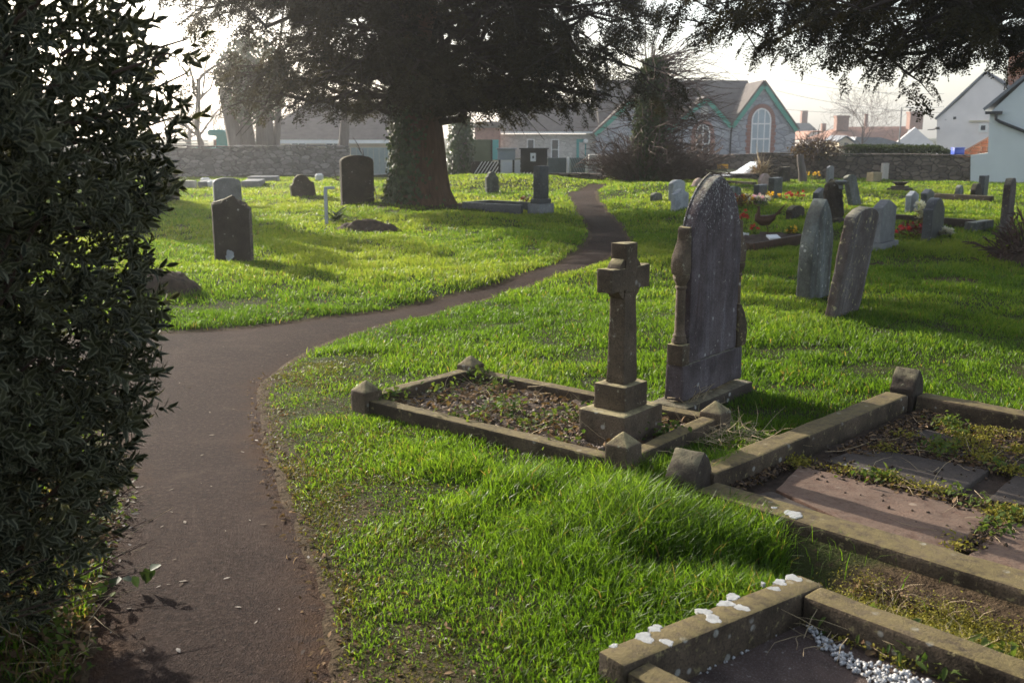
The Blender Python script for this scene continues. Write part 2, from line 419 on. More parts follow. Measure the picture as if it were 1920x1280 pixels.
# ground, path, walls
def ground_mat():
    t = NT('ground_turf'); v = t.coord(world=True)
    n1 = t.noise(v, .9, 6, .65); n2 = t.noise(v, 14, 5, .7); n3 = t.noise(v, 70, 3)
    c = t.mix(t.step(n1, .35, .65), (.022, .030, .008), (.036, .040, .012))
    c = t.mix(t.step(n2, .5, .68), c, (.045, .032, .018))
    a = t.new('ShaderNodeAttribute', attribute_name='soil'); c = t.mix(a.outputs['Fac'], c, t.mix(t.step(n2, .35, .65), (.04, .026, .015), (.085, .058, .034)))
    t.bump(t.math('ADD', n2, t.math('MULTIPLY', n3, .6)), .9, .03); return t.done(c, .95, .1)
def path_mat():
    t = NT('asphalt'); v = t.coord(world=True)
    n0 = t.noise(v, 1.6, 5, .6); n1 = t.noise(v, 120, 3, .7); n2 = t.noise(v, 9, 5, .65); vo = t.vor(v, 150)
    c = t.mix(t.step(n0, .35, .65), (.0255, .0146, .0115), (.038, .0228, .018))
    c = t.mix(t.math('MULTIPLY', t.step(n2, .56, .72), .5), c, (.06, .040, .03))
    n4 = t.noise(v, 42, 3, .75); c = t.mix(t.math('MULTIPLY', t.step(n4, .5, .66), .75), c, (.068, .046, .037)); c = t.mix(t.math('MULTIPLY', t.step(n4, .46, .34), .75), c, (.012, .009, .009))
    c = t.mix(t.math('MULTIPLY', t.step(n1, .5, .7), .5), c, (.07, .054, .05))
    c = t.mix(t.math('MULTIPLY', t.step(n1, .46, .3), .7), c, (.015, .012, .012))
    nd = t.new('ShaderNodeTexNoise', Scale=2.2, Detail=4.0); t.lk(v, nd.inputs['Vector']); va = t.new('ShaderNodeVectorMath', operation='ADD'); t.lk(v, va.inputs[0]); t.lk(nd.outputs['Color'], va.inputs[1])
    ce = t.vor(va.outputs[0], .75, 'DISTANCE_TO_EDGE'); ck = t.math('MULTIPLY', t.step(ce.outputs['Distance'], .010, .003), t.step(t.noise(v, .8, 3), .50, .58))
    c = t.mix(t.math('MULTIPLY', ck, .55), c, (.012, .008, .006))
    c = t.mix(t.math('MULTIPLY', t.step(t.noise(v, 3.2, 5, .65), .54, .72), .55), c, (.062, .043, .034))
    a = t.new('ShaderNodeAttribute', attribute_name='soil'); k = t.math('MULTIPLY', a.outputs['Fac'], t.step(n2, .3, .6))
    c = t.mix(k, c, (.06, .032, .018))
    t.bump(t.math('ADD', t.math('ADD', n1, n4), t.math('MULTIPLY', vo.outputs['Distance'], .6)), .9, .012); return t.done(c, .95, .10)
def rubble(name, c1, c2, c3, mortar, sx=1.7, sz=4.2, jit=1.0):
    t = NT(name); v = t.coord(world=True, scale=(sx, sx, sz))
    vw = t.new('ShaderNodeVectorMath', operation='ADD'); nn = t.new('ShaderNodeTexNoise', Scale=1.4, Detail=2.0); t.lk(v, nn.inputs['Vector'])
    sc_ = t.new('ShaderNodeVectorMath', operation='SCALE'); t.lk(nn.outputs['Color'], sc_.inputs[0]); sc_.inputs['Scale'].default_value = .5*jit
    t.lk(v, vw.inputs[0]); t.lk(sc_.outputs[0], vw.inputs[1])
    f1 = t.vor(vw.outputs[0], 1.0); de = t.vor(vw.outputs[0], 1.0, 'DISTANCE_TO_EDGE')
    sp = t.new('ShaderNodeSeparateColor'); t.lk(f1.outputs['Color'], sp.inputs[0])
    v2 = t.coord(world=True); n = t.noise(v2, 9, 5, .7)
    c = t.ramp(sp.outputs[0], [(0, c1), (.5, c2), (1, c3)]); c = t.mix(t.math('MULTIPLY', t.step(n, .4, .7), .4), c, tuple(.5*a for a in c1))
    mk = t.step(de.outputs['Distance'], .09, .03); c = t.mix(mk, c, mortar)
    t.bump(t.math('ADD', t.step(de.outputs['Distance'], 0, .14), t.math('MULTIPLY', n, .5)), .8, .03)
    return t.done(c, .9, .2)
M_GROUND = ground_mat(); M_PATH = path_mat()
M_RUBBLE = rubble('rubble_wall', (.15, .135, .13), (.24, .22, .21), (.34, .31, .29), (.12, .105, .10), 3.1, 6.8)
M_RUBBLED = rubble('dark_rubble_wall', (.10, .08, .065), (.15, .12, .10), (.20, .16, .13), (.06, .048, .04), 3.6, 6.4)
M_SCHOOL = rubble('grey_school_stone', (.29, .30, .33), (.37, .38, .41), (.44, .445, .465), (.24, .245, .26), 1.5, 3.2, .4)
M_SCHOOLW = rubble('pale_school_stone', (.42, .40, .37), (.48, .46, .42), (.55, .52, .48), (.38, .36, .33), 2, 3.5)
M_BRICK = rubble('red_brick', (.33, .11, .06), (.40, .15, .08), (.46, .19, .10), (.32, .2, .14), 4.0, 9.0, .1)
M_CHIM = simple('brown_chimney_brick', (.21, .125, .10), .9, .25, 6)
M_BRICKTRIM = simple('red_brick_trim', (.27, .14, .11), .85, .25, 8)
# ------------------------------------------------------------------ ground sheet
def soil_mask(x, y):
    s = sdf(x, y)
    right = (x > -2.6) & (y < 7.2)
    n = vnoise(x, y, .35, 21)
    a = np.where(right, .9*sstep(.13, .0, s+.12*(n-.5))+.6*sstep(.7, .2, s)*sstep(.6, .76, n), sstep(.10, .0, s))*(s > -.3)
    yew = sstep(2.6, .8, np.hypot(x+2.1, y-22.9)+.8*(vnoise(x, y, .6, 5)-.5))
    bare = sstep(.46, .72, vnoise(x, y, .55, 8))*np.exp(-(((x-5.0)/1.8)**2+((y-11.3)/1.7)**2))*1.4
    bush = sstep(1.2, .4, np.hypot((x+2.2), y-3.3))
    tr = sstep(.34, .22, seg_dist(x, y, [(1.45, 3.42), (2.8, 1.95)], False))
    return np.clip(np.maximum.reduce([a, .95*yew, bare, .8*bush, tr]), 0, 1)
def build_ground():
    ox, oy = 0., -5.5
    na, nr = 620, 330
    ang = np.concatenate([np.linspace(-PI, -1.0, 40)[:-1], np.linspace(-1.0, 1.0, na), np.linspace(1.0, PI, 40)[1:-1]])
    r = np.concatenate([[.3, 2, 4, 6], np.geomspace(7.2, 48, nr), np.geomspace(52, 340, 26)])
    A, Rr = np.meshgrid(ang, r, indexing='ij')
    X = ox+np.sin(A)*Rr; Y = oy+np.cos(A)*Rr
    Z = tz(X, Y)
    m = len(ang); k = len(r)
    V = np.stack([X, Y, Z], -1).reshape(-1, 3)
    idx = np.arange(m*k).reshape(m, k); idx2 = np.roll(idx, -1, 0)
    q = np.stack([idx[:, :-1], idx2[:, :-1], idx2[:, 1:], idx[:, 1:]], -1).reshape(-1, 4)[:, ::-1]
    c = len(V); V = np.vstack([V, [[ox, oy, float(Z[0, 0])]]])
    t = np.stack([idx[:, 0], np.full(m, c), idx2[:, 0]], -1)[:, ::-1]
    me = fastmesh('ground', V, q, t, {'soil': soil_mask(V[:, 0], V[:, 1])}, True)
    kind(link('ground', me, M_GROUND), 'structure')
def build_path():
    pts = [np.array(p) for p in PATH]
    P = np.array(pts); lo, hi = P.min(0), P.max(0)
    inner = []
    yy = lo[1]
    while yy < hi[1]:
        st = .10 if yy < 6 else .2 if yy < 14 else .4
        xs = np.arange(lo[0], hi[0], st)+rng.random()*st
        ys = yy+(rng.random(len(xs))-.5)*st*.3
        ok = in_poly(xs, ys, pts)
        ok &= seg_dist(xs, ys, pts) > st*.45
        inner += list(zip(xs[ok], ys[ok])); yy += st
    n = len(pts)
    vs = [Vector((p[0], p[1])) for p in pts]+[Vector(p) for p in inner]
    es = [(i, (i+1) % n) for i in range(n)]
    ov, oe, of, *_ = delaunay_2d_cdt(vs, es, [list(range(n))], 1, 1e-5)
    xy = np.array([(v.x, v.y) for v in ov])
    b = seg_dist(xy[:, 0], xy[:, 1], pts)
    z = tz(xy[:, 0], xy[:, 1])+.004+.022*sstep(.02, .12, b)-.014*sstep(.035, .0, b)
    edge = sstep(.22, .0, b+.15*(vnoise(xy[:, 0], xy[:, 1], .3, 9)-.5))
    edge *= np.where(xy[:, 1] < 7, 1, .4)
    me = bpy.data.meshes.new('path'); me.from_pydata([(*p, zz) for p, zz in zip(xy, z)], [], [tuple(f) for f in of])
    at = me.attributes.new('soil', 'FLOAT', 'POINT'); at.data.foreach_set('value', edge.astype(np.float32))
    me.polygons.foreach_set('use_smooth', np.ones(len(me.polygons), bool))
    o = link('path', me, M_PATH); kind(o, 'structure')
    if me.polygons[0].normal.z < 0: me.flip_normals()
build_ground(); build_path()

# ------------------------------------------------------------------ headstone profiles (x,z), centred
def arc(cx, cz, r, a0, a1, n=8, rz=None):
    return [(cx+r*math.cos(a0+(a1-a0)*i/n), cz+(rz or r)*math.sin(a0+(a1-a0)*i/n)) for i in range(n+1)]
def gothic(a, zs, zt, n=12):
    H = zt-zs; r = (a*a+H*H)/(2*a)          # circles through (a,zs) tangent vertical, meeting at (0,zt)
    out = [];
    th = math.asin(min(1, H/r))
    for i in range(n+1):
        f = th*i/n; out.append((a-r+r*math.cos(f), zs+r*math.sin(f)))
    return out
def profile(k, w, h):
    a = w/2; b = -.15
    if k == 'flat': return [(-a, b), (a, b), (a, h), (-a, h)]
    if k == 'round': return [(-a, b), (a, b)]+arc(0, h-.35*a, a, 0, PI, 10, .35*a)
    if k == 'half': return [(-a, b), (a, b)]+arc(0, h-a, a, 0, PI, 12)
    if k == 'peak': return [(-a, b), (a, b), (a, h-.35*a), (0, h), (-a, h-.35*a)]
    if k == 'ogee':
        return [(-a, b), (a, b), (a, h-.55*a), (a*.86, h-.5*a), (a*.62, h-.22*a), (a*.3, h-.05*a), (0, h), (-a*.3, h-.05*a), (-a*.62, h-.22*a), (-a*.86, h-.5*a), (-a, h-.55*a)]
    if k == 'shoulder':
        return [(-a, b), (a, b), (a, h-.75*a), (a*.8, h-.72*a), (a*.74, h-.6*a)]+arc(0, h-.62*a, .66*a, .15, PI-.15, 8, .62*a)+[(-a*.74, h-.6*a), (-a*.8, h-.72*a), (-a, h-.75*a)]
    if k == 'point':
        r = []
        for i in range(7):
            f = i/6; r.append((a*(1-f**1.5)*1.0, h-(1.15*a*2)*(1-f)**1.0*.8 if False else h-1.5*a*(1-f)))
        right = [(a*math.cos(f*PI/2)**.8, h-1.35*a+1.35*a*math.sin(f*PI/2)) for f in np.linspace(0, .93, 8)]
        return [(-a, b), (a, b)]+right+[(0, h)]+[(-x, z) for x, z in reversed(right)]
    if k == 'lancet':
        gg = gothic(a, h-2.1*a, h, 10); return [(-a, b), (a, b)]+gg[:-1]+[(0, h-.004)]+[(-x, z) for x, z in reversed(gg[:-1])]
    if k == 'clip': return [(-a, b), (a, b), (a, h-.5*a), (a*.5, h), (-a*.5, h), (-a, h-.5*a)]
    raise KeyError(k)
GR = math.atan2(V1[1], V1[0])     # all the graves line up
def headstone(name, label, px, yb, yt, w, t, k, m, rot=GR, lean=0, tip=0, base=None, cat='headstone', group=None, rough=.004, seed=None, z0=None):
    g = G(px, yb); z = tzf(g[0], g[1]); top = HY(px, yt, g[1])[2]; h = (top-z)/max(.8, math.cos(R(lean)))
    e = empty(name, (g[0], g[1], z), rot, label, cat, group); e.rotation_euler = (R(tip), R(lean), rot)
    zz = 0
    if base:
        MB().box((0, 0, base[2]/2-.08), (base[0], base[1], base[2]+.16)).build('plinth', base[3] if len(base) > 3 else m, e, bevel=.01, rough=rough*.5, edge=.1)
        zz = base[2]
    pr = [(x, zc+zz if zc > -.01 else zz+.001) for x, zc in profile(k, w, h-zz)] if base else profile(k, w, h)
    MB().prism(pr, -t/2, t/2).build('slab', m, e, bevel=min(.012, t*.15), rough=rough, edge=.09, seed=(seed or px)*.13)
    return e

# ------------------------------------------------------------------ grave one: kerb set with cross
def kerb(a, b, w, h, m, parent, origin, rot, z0=-.12, seed=0, h2=None, rough=.006):
    """a stone kerb from a to b (world xy), in its parent's frame"""
    c, s = math.cos(-rot), math.sin(-rot)
    def loc(p):
        d = np.array(p)-np.array(origin[:2]); return np.array([d[0]*c-d[1]*s, d[0]*s+d[1]*c])
    A, B = loc(a), loc(b); d = B-A; L = np.linalg.norm(d); d /= L; n = np.array([-d[1], d[0]])
    h2 = h if h2 is None else h2
    mb = MB(); vs = []
    for p, hh in ((A, h), (B, h2)):
        for sgn in (-.5, .5):
            q = p+n*w*sgn; vs += [(q[0], q[1], z0), (q[0], q[1], hh)]
    mb.add(vs, [(0, 1, 3, 2), (4, 6, 7, 5), (0, 4, 5, 1), (2, 3, 7, 6), (1, 5, 7, 3), (0, 2, 6, 4)])
    return mb.build('kerb', m, parent, bevel=.012, rough=rough, edge=.06, seed=seed)
def local(e_loc, rot, p):
    d = np.array(p[:2])-np.array(e_loc[:2]); c, s = math.cos(-rot), math.sin(-rot)
    return np.array([d[0]*c-d[1]*s, d[0]*s+d[1]*c])
def post(parent, lp, rz, w, h, cap, m, seed, z0=-.15):
    mb = MB(); a = w/2
    vs = [(-a, -a, z0), (a, -a, z0), (a, a, z0), (-a, a, z0), (-a, -a, h), (a, -a, h), (a, a, h), (-a, a, h), (0, 0, h+cap)]
    mb.add(vs, [(3, 2, 1, 0), (0, 1, 5, 4), (1, 2, 6, 5), (2, 3, 7, 6), (3, 0, 4, 7), (4, 5, 8), (5, 6, 8), (6, 7, 8), (7, 4, 8)])
    return mb.build('post', m, parent, bevel=.007, rough=.006, edge=.04, seed=seed, loc=(lp[0], lp[1], 0), rot=(0, 0, rz))
def gable_post(parent, lp, rz, w, t, h, cap, m, seed, z0=-.2):
    pr = [(-w/2, z0), (w/2, z0), (w/2, h), (w*.3, h+cap*.55), (0, h+cap), (-w*.3, h+cap*.55), (-w/2, h)]
    return MB().prism(pr, -t/2, t/2).build('post', m, parent, bevel=.012, rough=.009, edge=.045, seed=seed, loc=(lp[0], lp[1], 0), rot=(0, 0, rz))

ctr1 = (P1[0]+P1[2])/2; rot1 = math.atan2(U1[1], U1[0])
z1 = float(np.mean([tzf(*p) for p in P1]))
k1 = empty('grave_kerb', (ctr1[0], ctr1[1], z1), rot1, 'stone kerb set with pyramid topped corner posts round the weedy grave of the cross', 'grave kerb')
KW, KH = .095, .085
c1 = [P1[0], P1[1], P1[2], P1[3]]       # near-left, near-right, far-right, far-left
for i in range(4):
    a, b = c1[i], c1[(i+1) % 4]; d = (b-a)/np.linalg.norm(b-a)
    kerb(a+d*.065, b-d*.065, KW, KH+.01*(i % 2), M_KERB, k1, ctr1, rot1, seed=i+1)
for i, (p, hh) in enumerate(zip(c1, (.13, .165, .12, .12))):
    post(k1, local(ctr1, rot1, p), .06*(i-1), .135, hh, .065, M_BROWN, 10+i)
def bed(name, corners, z, m, parent, inset=.04, amp=.02, step=.04, seed=0, label=None):
    """an uneven fill inside a kerb, in the frame of its parent"""
    o = np.array(parent.location[:2]); rot = parent.rotation_euler[2]
    L = [local(o, rot, p) for p in corners]
    lo = np.min(L, 0)+inset; hi = np.max(L, 0)-inset
    nx = max(2, int((hi[0]-lo[0])/step)); ny = max(2, int((hi[1]-lo[1])/step))
    X, Y = np.meshgrid(np.linspace(lo[0], hi[0], nx), np.linspace(lo[1], hi[1], ny), indexing='ij')
    Z = z+amp*(vnoise(X, Y, .16, seed)+.6*vnoise(X, Y, .06, seed+1)-.8)
    idx = np.arange(nx*ny).reshape(nx, ny)
    q = np.stack([idx[:-1, :-1], idx[1:, :-1], idx[1:, 1:], idx[:-1, 1:]], -1).reshape(-1, 4)
    return link(name, fastmesh(name, np.stack([X, Y, Z], -1).reshape(-1, 3), q, None, None, True), m, parent)
bed('soil', c1, .015, M_SOIL, k1, amp=.05, step=.03, seed=31)

# cross monument
cx = np.array([.60, 5.30]); zc = .0
cr = empty('stone_cross', (*cx, zc+.012), GR, 'lichened stone cross with wheel segments on a two step pedestal inside the kerbed grave', 'stone cross')
MB().box((0, 0, .08), (.385, .30, .28)).build('pedestal', M_BROWN, cr, bevel=.012, rough=.008, edge=.04, seed=1)
MB().box((0, 0, .288), (.235, .20, .14)).build('step_block', M_BROWN, cr, bevel=.008, rough=.006, edge=.035, seed=2)
mb = MB()
mb.frustum((0, 0, .358), (.138, .118), (.112, .094), .50)
sh = mb.build('shaft', M_BROWN, cr, bevel=.008, rough=.005, edge=.035, seed=3)
mb = MB(); a = .056; A = .185; zc0 = .93
mb.prism([(-a, zc0-.075), (a, zc0-.075), (a, zc0-.058), (A, zc0-.064), (A, zc0+.064), (a, zc0+.058), (a+.002, zc0+.19), (-a-.002, zc0+.19), (-a, zc0+.058), (-A, zc0+.064), (-A, zc0-.064), (-a, zc0-.058)], -.05, .05)
mb.build('cross_head', M_BROWN, cr, bevel=.008, rough=.005, edge=.03, seed=4)
for sx in (-1, 1):
    for sz in (-1, 1):
        mb = MB(); pts = arc(0, 0, .118, 0, PI/2, 6)
        pl = [(sx*(max(p[0], .0)), zc0+sz*p[1]) for p in [(a-.004, a)]+[q for q in pts if q[0] > a*.95 and q[1] > a*.95]]
        pl = [(sx*(a-.003), zc0+sz*(a))]+[(sx*q[0], zc0+sz*q[1]) for q in arc(0, 0, .122, math.asin(a/.122), math.acos(a/.122), 6)]
        mb.prism(pl, -.04, .04).build('wheel_segment', M_BROWN, cr, bevel=.004, seed=5)

# big pointed headstone
hc = np.array([1.235, 6.15])
zh = tzf(*hc)
hs = empty('arched_headstone', (*hc, zh), GR, 'tall pointed arch headstone with side columns, tallest near stone, white lichen at its tip', 'headstone')
MB().box((0, .01, -.06), (.90, .25, .26)).build('plinth', M_DARKST, hs, bevel=.015, rough=.012, edge=.06, seed=6)
MB().box((0, .008, .20), (.78, .12, .22)).build('base_block', M_HEAD, hs, bevel=.012, rough=.012, edge=.05, seed=7)
ga = gothic(.315, .99, 1.43)
core = [(-.315, .311), (.315, .311)]+ga[:-1]+[(0, 1.425)]+[(-x, z) for x, z in reversed(ga[:-1])]
MB().prism(core, -.043, .034).build('slab', M_HEAD, hs, bevel=.010, rough=.005, edge=.05, seed=8)
# moulded rim along the arch
rim = MB(); 
ro = gothic(.318, .99, 1.435); ri = gothic(.285, .99, 1.375)
poly = ro+[(-x, z) for x, z in reversed(ro[:-1])]; inn = ri+[(-x, z) for x, z in reversed(ri[:-1])]
nn = len(poly)
for y0, y1 in ((.0355, .044),):
    vs = [(p[0], y0, p[1]) for p in poly]+[(p[0], y1, p[1]) for p in poly]+[(p[0], y0, p[1]) for p in inn]+[(p[0], y1, p[1]) for p in inn]
    fs = []
    for i in range(nn-1):
        fs += [(i, i+1, i+1+nn, i+nn), (2*nn+i, 3*nn+i, 3*nn+i+1, 2*nn+i+1), (i, 2*nn+i, 2*nn+i+1, i+1), (nn+i, nn+i+1, 3*nn+i+1, 3*nn+i)]
    rim.add(vs, fs)
rim.build('rim', M_HEADTOP, hs, rough=.003, edge=.04)
for sx in (-1, 1):
    x = lambda v: sx*v
    # shoulder with a scroll outline
    pl = [(x(.312), .86), (x(.412), .86), (x(.414), .945), (x(.408), .965), (x(.385), 1.0), (x(.362), 1.045), (x(.352), 1.09), (x(.354), 1.115), (x(.345), 1.135), (x(.312), 1.14)]
    if sx < 0: pl = pl[::-1]
    MB().prism(pl, -.036, .042).build('shoulder', M_BROWN, hs, bevel=.008, rough=.007, edge=.04, seed=9+sx)
    MB().lathe([(.034, .44), (.046, .445), (.048, .46), (.038, .475), (.042, .49), (.034, .5), (.031, .52), (.029, .72), (.028, .77), (.036, .775), (.036, .785), (.03, .79), (.034, .805), (.046, .825), (.05, .84), (.05, .859)], (x(.362), .0, 0), 16).build('column', M_BROWN, hs, smooth_=True, sharp=50)
    MB().box((x(.366), .0, .375), (.10, .105, .128)).build('column_block', M_BROWN, hs, bevel=.008, rough=.006, edge=.04, seed=13)
MB().prism([(.30, .311), (.42, .311), (.432, .40), (.415, .47), (.385, .53), (.345, .58), (.318, .60), (.30, .60)], -.058, -.0).build('scroll_foot', M_KERB, hs, bevel=.008, rough=.008, edge=.04, seed=15)

# ------------------------------------------------------------------ grave two: wide kerb with ledger slabs
ctr2 = (P2[0]+P2[2])/2; rot2 = math.atan2(U2[1], U2[0])
k2 = empty('wide_grave_kerb', (*ctr2, 0), rot2, 'wide mossy kerb with gabled corner posts enclosing cracked reddish slabs', 'grave kerb')
kerb(P2[0]+U2*.10, P2[1], .17, .085, M_KERB, k2, ctr2, rot2, seed=21, z0=-.25)
kerb(P2[3]+U2*.10, P2[2], .13, .10, M_KERB, k2, ctr2, rot2, seed=22)
kerb(P2[0]+V2*.11, P2[3]-V2*.11, .14, .105, M_KERB, k2, ctr2, rot2, seed=23)
gable_post(k2, local(ctr2, rot2, P2[0]), PI/2+.25, .235, .15, .125, .115, M_DARKST, 24)
gable_post(k2, local(ctr2, rot2, P2[3]+V2*.02), PI/2+.15, .23, .15, .13, .12, M_DARKST, 25)
bed('soil', P2, -.012, M_SOIL, k2, amp=.03, step=.045, seed=33)
def ledger(px, z0, z1, m, seed, name='ledger_slab'):
    L = [local(ctr2, rot2, G(a, b, z1)) for a, b in px]
    ar = sum(L[i][0]*L[(i+1) % len(L)][1]-L[(i+1) % len(L)][0]*L[i][1] for i in range(len(L)))
    if ar < 0: L = L[::-1]
    return MB().prismz([tuple(p) for p in L], z0, z1).build(name, m, k2, bevel=.008, rough=.007, edge=.07, seed=seed)
ledger([(1499, 872), (1864, 962), (1786, 1034), (1640, 1002), (1455, 917)], -.1, .022, M_SLAB, 26)
ledger([(1395, 931), (1448, 920), (1640, 1008), (1700, 1040), (1660, 1050)], -.1, .012, M_SLABSHADE, 27)  # dark wedge shaped and toned as the cast shadow along the near kerb
ledger([(1622, 838), (1860, 877), (1790, 928), (1545, 862)], -.1, .016, M_SLABSHADE, 28)  # dark tone paints the arched headstone's shadow onto the slab
ledger([(1716, 800), (1930, 838), (1985, 880), (1885, 872), (1670, 826)], -.1, .016, M_SLABSHADE, 29)
ledger([(1890, 975), (2010, 1000), (1990, 1095), (1815, 1040)], -.1, .020, M_SLAB, 30)
ledger([(1915, 880), (2040, 905), (2010, 960), (1850, 935)], -.1, .018, M_SLABSHADE, 34)
# ------------------------------------------------------------------ grave three: near kerb with white lichen
ctr3 = (P3[0]+P3[2])/2; rot3 = math.atan2(U3[1], U3[0])
k3 = empty('lichened_grave_kerb', (*ctr3, 0), rot3, 'low kerb spotted with white lichen round a dark infill and white gravel', 'grave kerb')
D3, C3 = np.array([.265, 2.80]), np.array([1.06, 3.43])
dd = (C3-D3)/np.linalg.norm(C3-D3); nn3 = np.array([dd[1], -dd[0]])
kerb(D3+nn3*.055, C3+nn3*.055, .112, .145, M_KERB, k3, ctr3, rot3, rough=.0, seed=41, h2=.105, z0=-.2)
fu = np.array([.68, -.733]); 
kerb(C3+nn3*.115-dd*.08, C3+nn3*.115-dd*.08+fu*2.0, .115, .105, M_KERB, k3, ctr3, rot3, seed=42, z0=-.2)
kerb(D3+nn3*.115+dd*.055, D3+nn3*.115+dd*.055+fu*1.6, .10, .125, M_KERB, k3, ctr3, rot3, seed=43, z0=-.2)
corners3 = [D3+nn3*.10, D3+nn3*.10+fu*1.9, C3+nn3*.1+fu*1.9, C3+nn3*.1]
MB().prismz([tuple(local(ctr3, rot3, p)) for p in corners3], -.2, -.01).build('infill_slab', M_TARSLAB, k3, rough=.006, edge=.06, seed=44)
def blob(parent, lp, z, r, seed, m=M_LICHEN, name='lichen_patch', sx=1.0, h=.004, slope=(0, 0)):
    n = 22; ph = [random.random()*6 for _ in range(4)]
    pl = []
    for i in range(n):
        w = 2*PI*i/n; rr = r*(1+.18*math.sin(2*w+ph[0])+.12*math.sin(3*w+ph[1])+.10*math.sin(5*w+ph[2])+.06*math.sin(9*w+ph[3]))
        pl.append((lp[0]+rr*sx*math.cos(w), lp[1]+rr*math.sin(w)))
    mb = MB(); c = (lp[0], lp[1])
    vs = [(p[0], p[1], z-.012+slope[0]*(p[0]-c[0])+slope[1]*(p[1]-c[1])) for p in pl]+[(p[0], p[1], z+h*.4+slope[0]*(p[0]-c[0])+slope[1]*(p[1]-c[1])) for p in pl]+[(c[0]+(p[0]-c[0])*.8, c[1]+(p[1]-c[1])*.8, z+h+slope[0]*(p[0]-c[0])*.8+slope[1]*(p[1]-c[1])*.8) for p in pl]
    fs = [(i, (i+1) % n, (i+1) % n+n, i+n) for i in range(n)]+[(i+n, (i+1) % n+n, (i+1) % n+2*n, i+2*n) for i in range(n)]+[tuple(range(2*n, 3*n))]
    return mb.add(vs, fs).build(name, m, parent)
def kz3(p):                                    # top of the sloping end kerb
    f = np.dot(np.array(p[:2])-D3, dd)/np.linalg.norm(C3-D3); return .145+(.105-.145)*np.clip(f, 0, 1)
for px, py, rr in [(1488, 1083, .030), (1463, 1091, .026), (1452, 1103, .021), (1431, 1092, .009), (1374, 1118, .026), (1361, 1131, .028), (1390, 1139, .026), (1321, 1146, .026), (1336, 1160, .032), (1229, 1177, .024), (1208, 1195, .034), (1250, 1203, .022), (1151, 1210, .014)]:
    z = .12
    for _ in range(3): p = G(px, py, z); z = kz3(p)
    blob(k3, local(ctr3, rot3, p), z-.0003, rr*.95, px, h=.0013)
p = G(1488, 962, .09); blob(k2, local(ctr2, rot2, p), .0862, .04, 5, h=.002)
p = G(1452, 950, .09); blob(k2, local(ctr2, rot2, p), .0862, .012, 6, h=.002)
# ------------------------------------------------------------------ the other headstones
HG = 'headstones in the sunny far part of the churchyard'
headstone('headstone', 'pale grey peaked headstone right of the path, before a taller twin', 1274, 402, 354, .58, .105, 'peak', M_BLUEGR)
headstone('headstone', 'pale grey round topped headstone just behind the peaked pale one by the path', 1268, 386, 337, .58, .12, 'round', M_BLUEGR)
headstone('headstone', 'pinkish headstone half hidden behind the tip of the great arched stone', 1309, 366, 334, .72, .1, 'ogee', M_PINK)
headstone('headstone', 'small squat grey green stone in the grass between the path and the bare thicket', 1230, 386, 361, .42, .1, 'round', M_LIMEG)
headstone('headstone', 'grey round shouldered headstone behind the brown flower wreath', 1373, 396, 349, .62, .1, 'round', M_LIMEG)
headstone('headstone', 'dark square topped headstone rising behind the pink and white flowers', 1424, 394, 346, .42, .14, 'flat', M_DARKGR)
headstone('headstone', 'pinkish brown headstone with curved top standing behind the dark square ones', 1432, 360, 325, .66, .11, 'ogee', M_PINK)
headstone('headstone', 'dark green grey flat topped headstone behind the yellow flowers', 1452, 380, 333, .50, .16, 'flat', M_DARKGR)
headstone('headstone', 'dark mossy slab standing close against the dark boundary wall', 1470, 348, 313, .62, .14, 'flat', M_DARKST)
headstone('headstone', 'dark grey peaked headstone behind the pointed lichened stone', 1536, 410, 352, .52, .12, 'peak', M_DARKGR)
headstone('headstone', 'thin pale grey stone far back behind the draped dark pillar', 1555, 347, 311, .44, .1, 'round', M_GRANITE)
headstone('headstone', 'grey green round topped headstone tilting steeply beside the dark pillar', 1603, 392, 326, .52, .12, 'round', M_LIMEG, tip=-15)
headstone('headstone', 'grey granite headstone with sharp peak on a plinth, beside the leaning brown stone', 1652, 480, 374, .60, .14, 'peak', M_GRANITE, base=(.68, .24, .10))
headstone('headstone', 'dark polished headstone with red bouquet at its foot', 1746, 462, 371, .60, .14, 'ogee', M_BLACK if False else M_DARKGR)
headstone('headstone', 'pale blue grey peaked headstone between the urn and the dark polished stone', 1708, 402, 358, .5, .12, 'peak', M_BLUEGR)
headstone('headstone', 'dark peaked headstone looking over the dark polished one', 1736, 404, 354, .5, .13, 'peak', M_DARKGR)
headstone('headstone', 'narrow grey green stone with rounded head, alone before the pale blue house', 1796, 386, 347, .42, .1, 'half', M_LIMEG)
headstone('headstone', 'dark chamfered headstone against the foot of the pale blue house', 1828, 382, 344, .58, .12, 'clip', M_DARKST)
headstone('headstone', 'tall grey square headstone overlapping the dark chamfered one by the pale house', 1841, 379, 329, .42, .14, 'flat', M_DARKGR)
headstone('headstone', 'tall slender brown stone with chamfered head, alone on the grass', 1884, 446, 334, .42, .105, 'clip', M_TAN if False else M_LIMEP)
headstone('headstone', 'lichened grey green headstone with pointed head beside the leaning brown one', 1522, 580, 371, .50, .14, 'lancet', M_LIMEG, tip=1, rough=.006)
headstone('headstone', 'speckled brown headstone leaning sharply over the shaded grass', 1577, 612, 385, .60, .09, 'round', M_LIMEP, tip=8, rough=.009)
headstone('headstone', 'white square headstone standing by the dark far wall', 1659, 344, 306, .36, .1, 'flat', M_CREAM, rot=GR-.45)
headstone('box_tomb', 'short tan box shaped stone beside the white square headstone', 1638, 346, 323, .40, .3, 'flat', M_TAN, rot=GR-.4, cat='tomb')
headstone('headstone', 'low dark brown stone behind the metal bird and red flowers', 1490, 418, 385, .62, .12, 'round', M_DARKST)
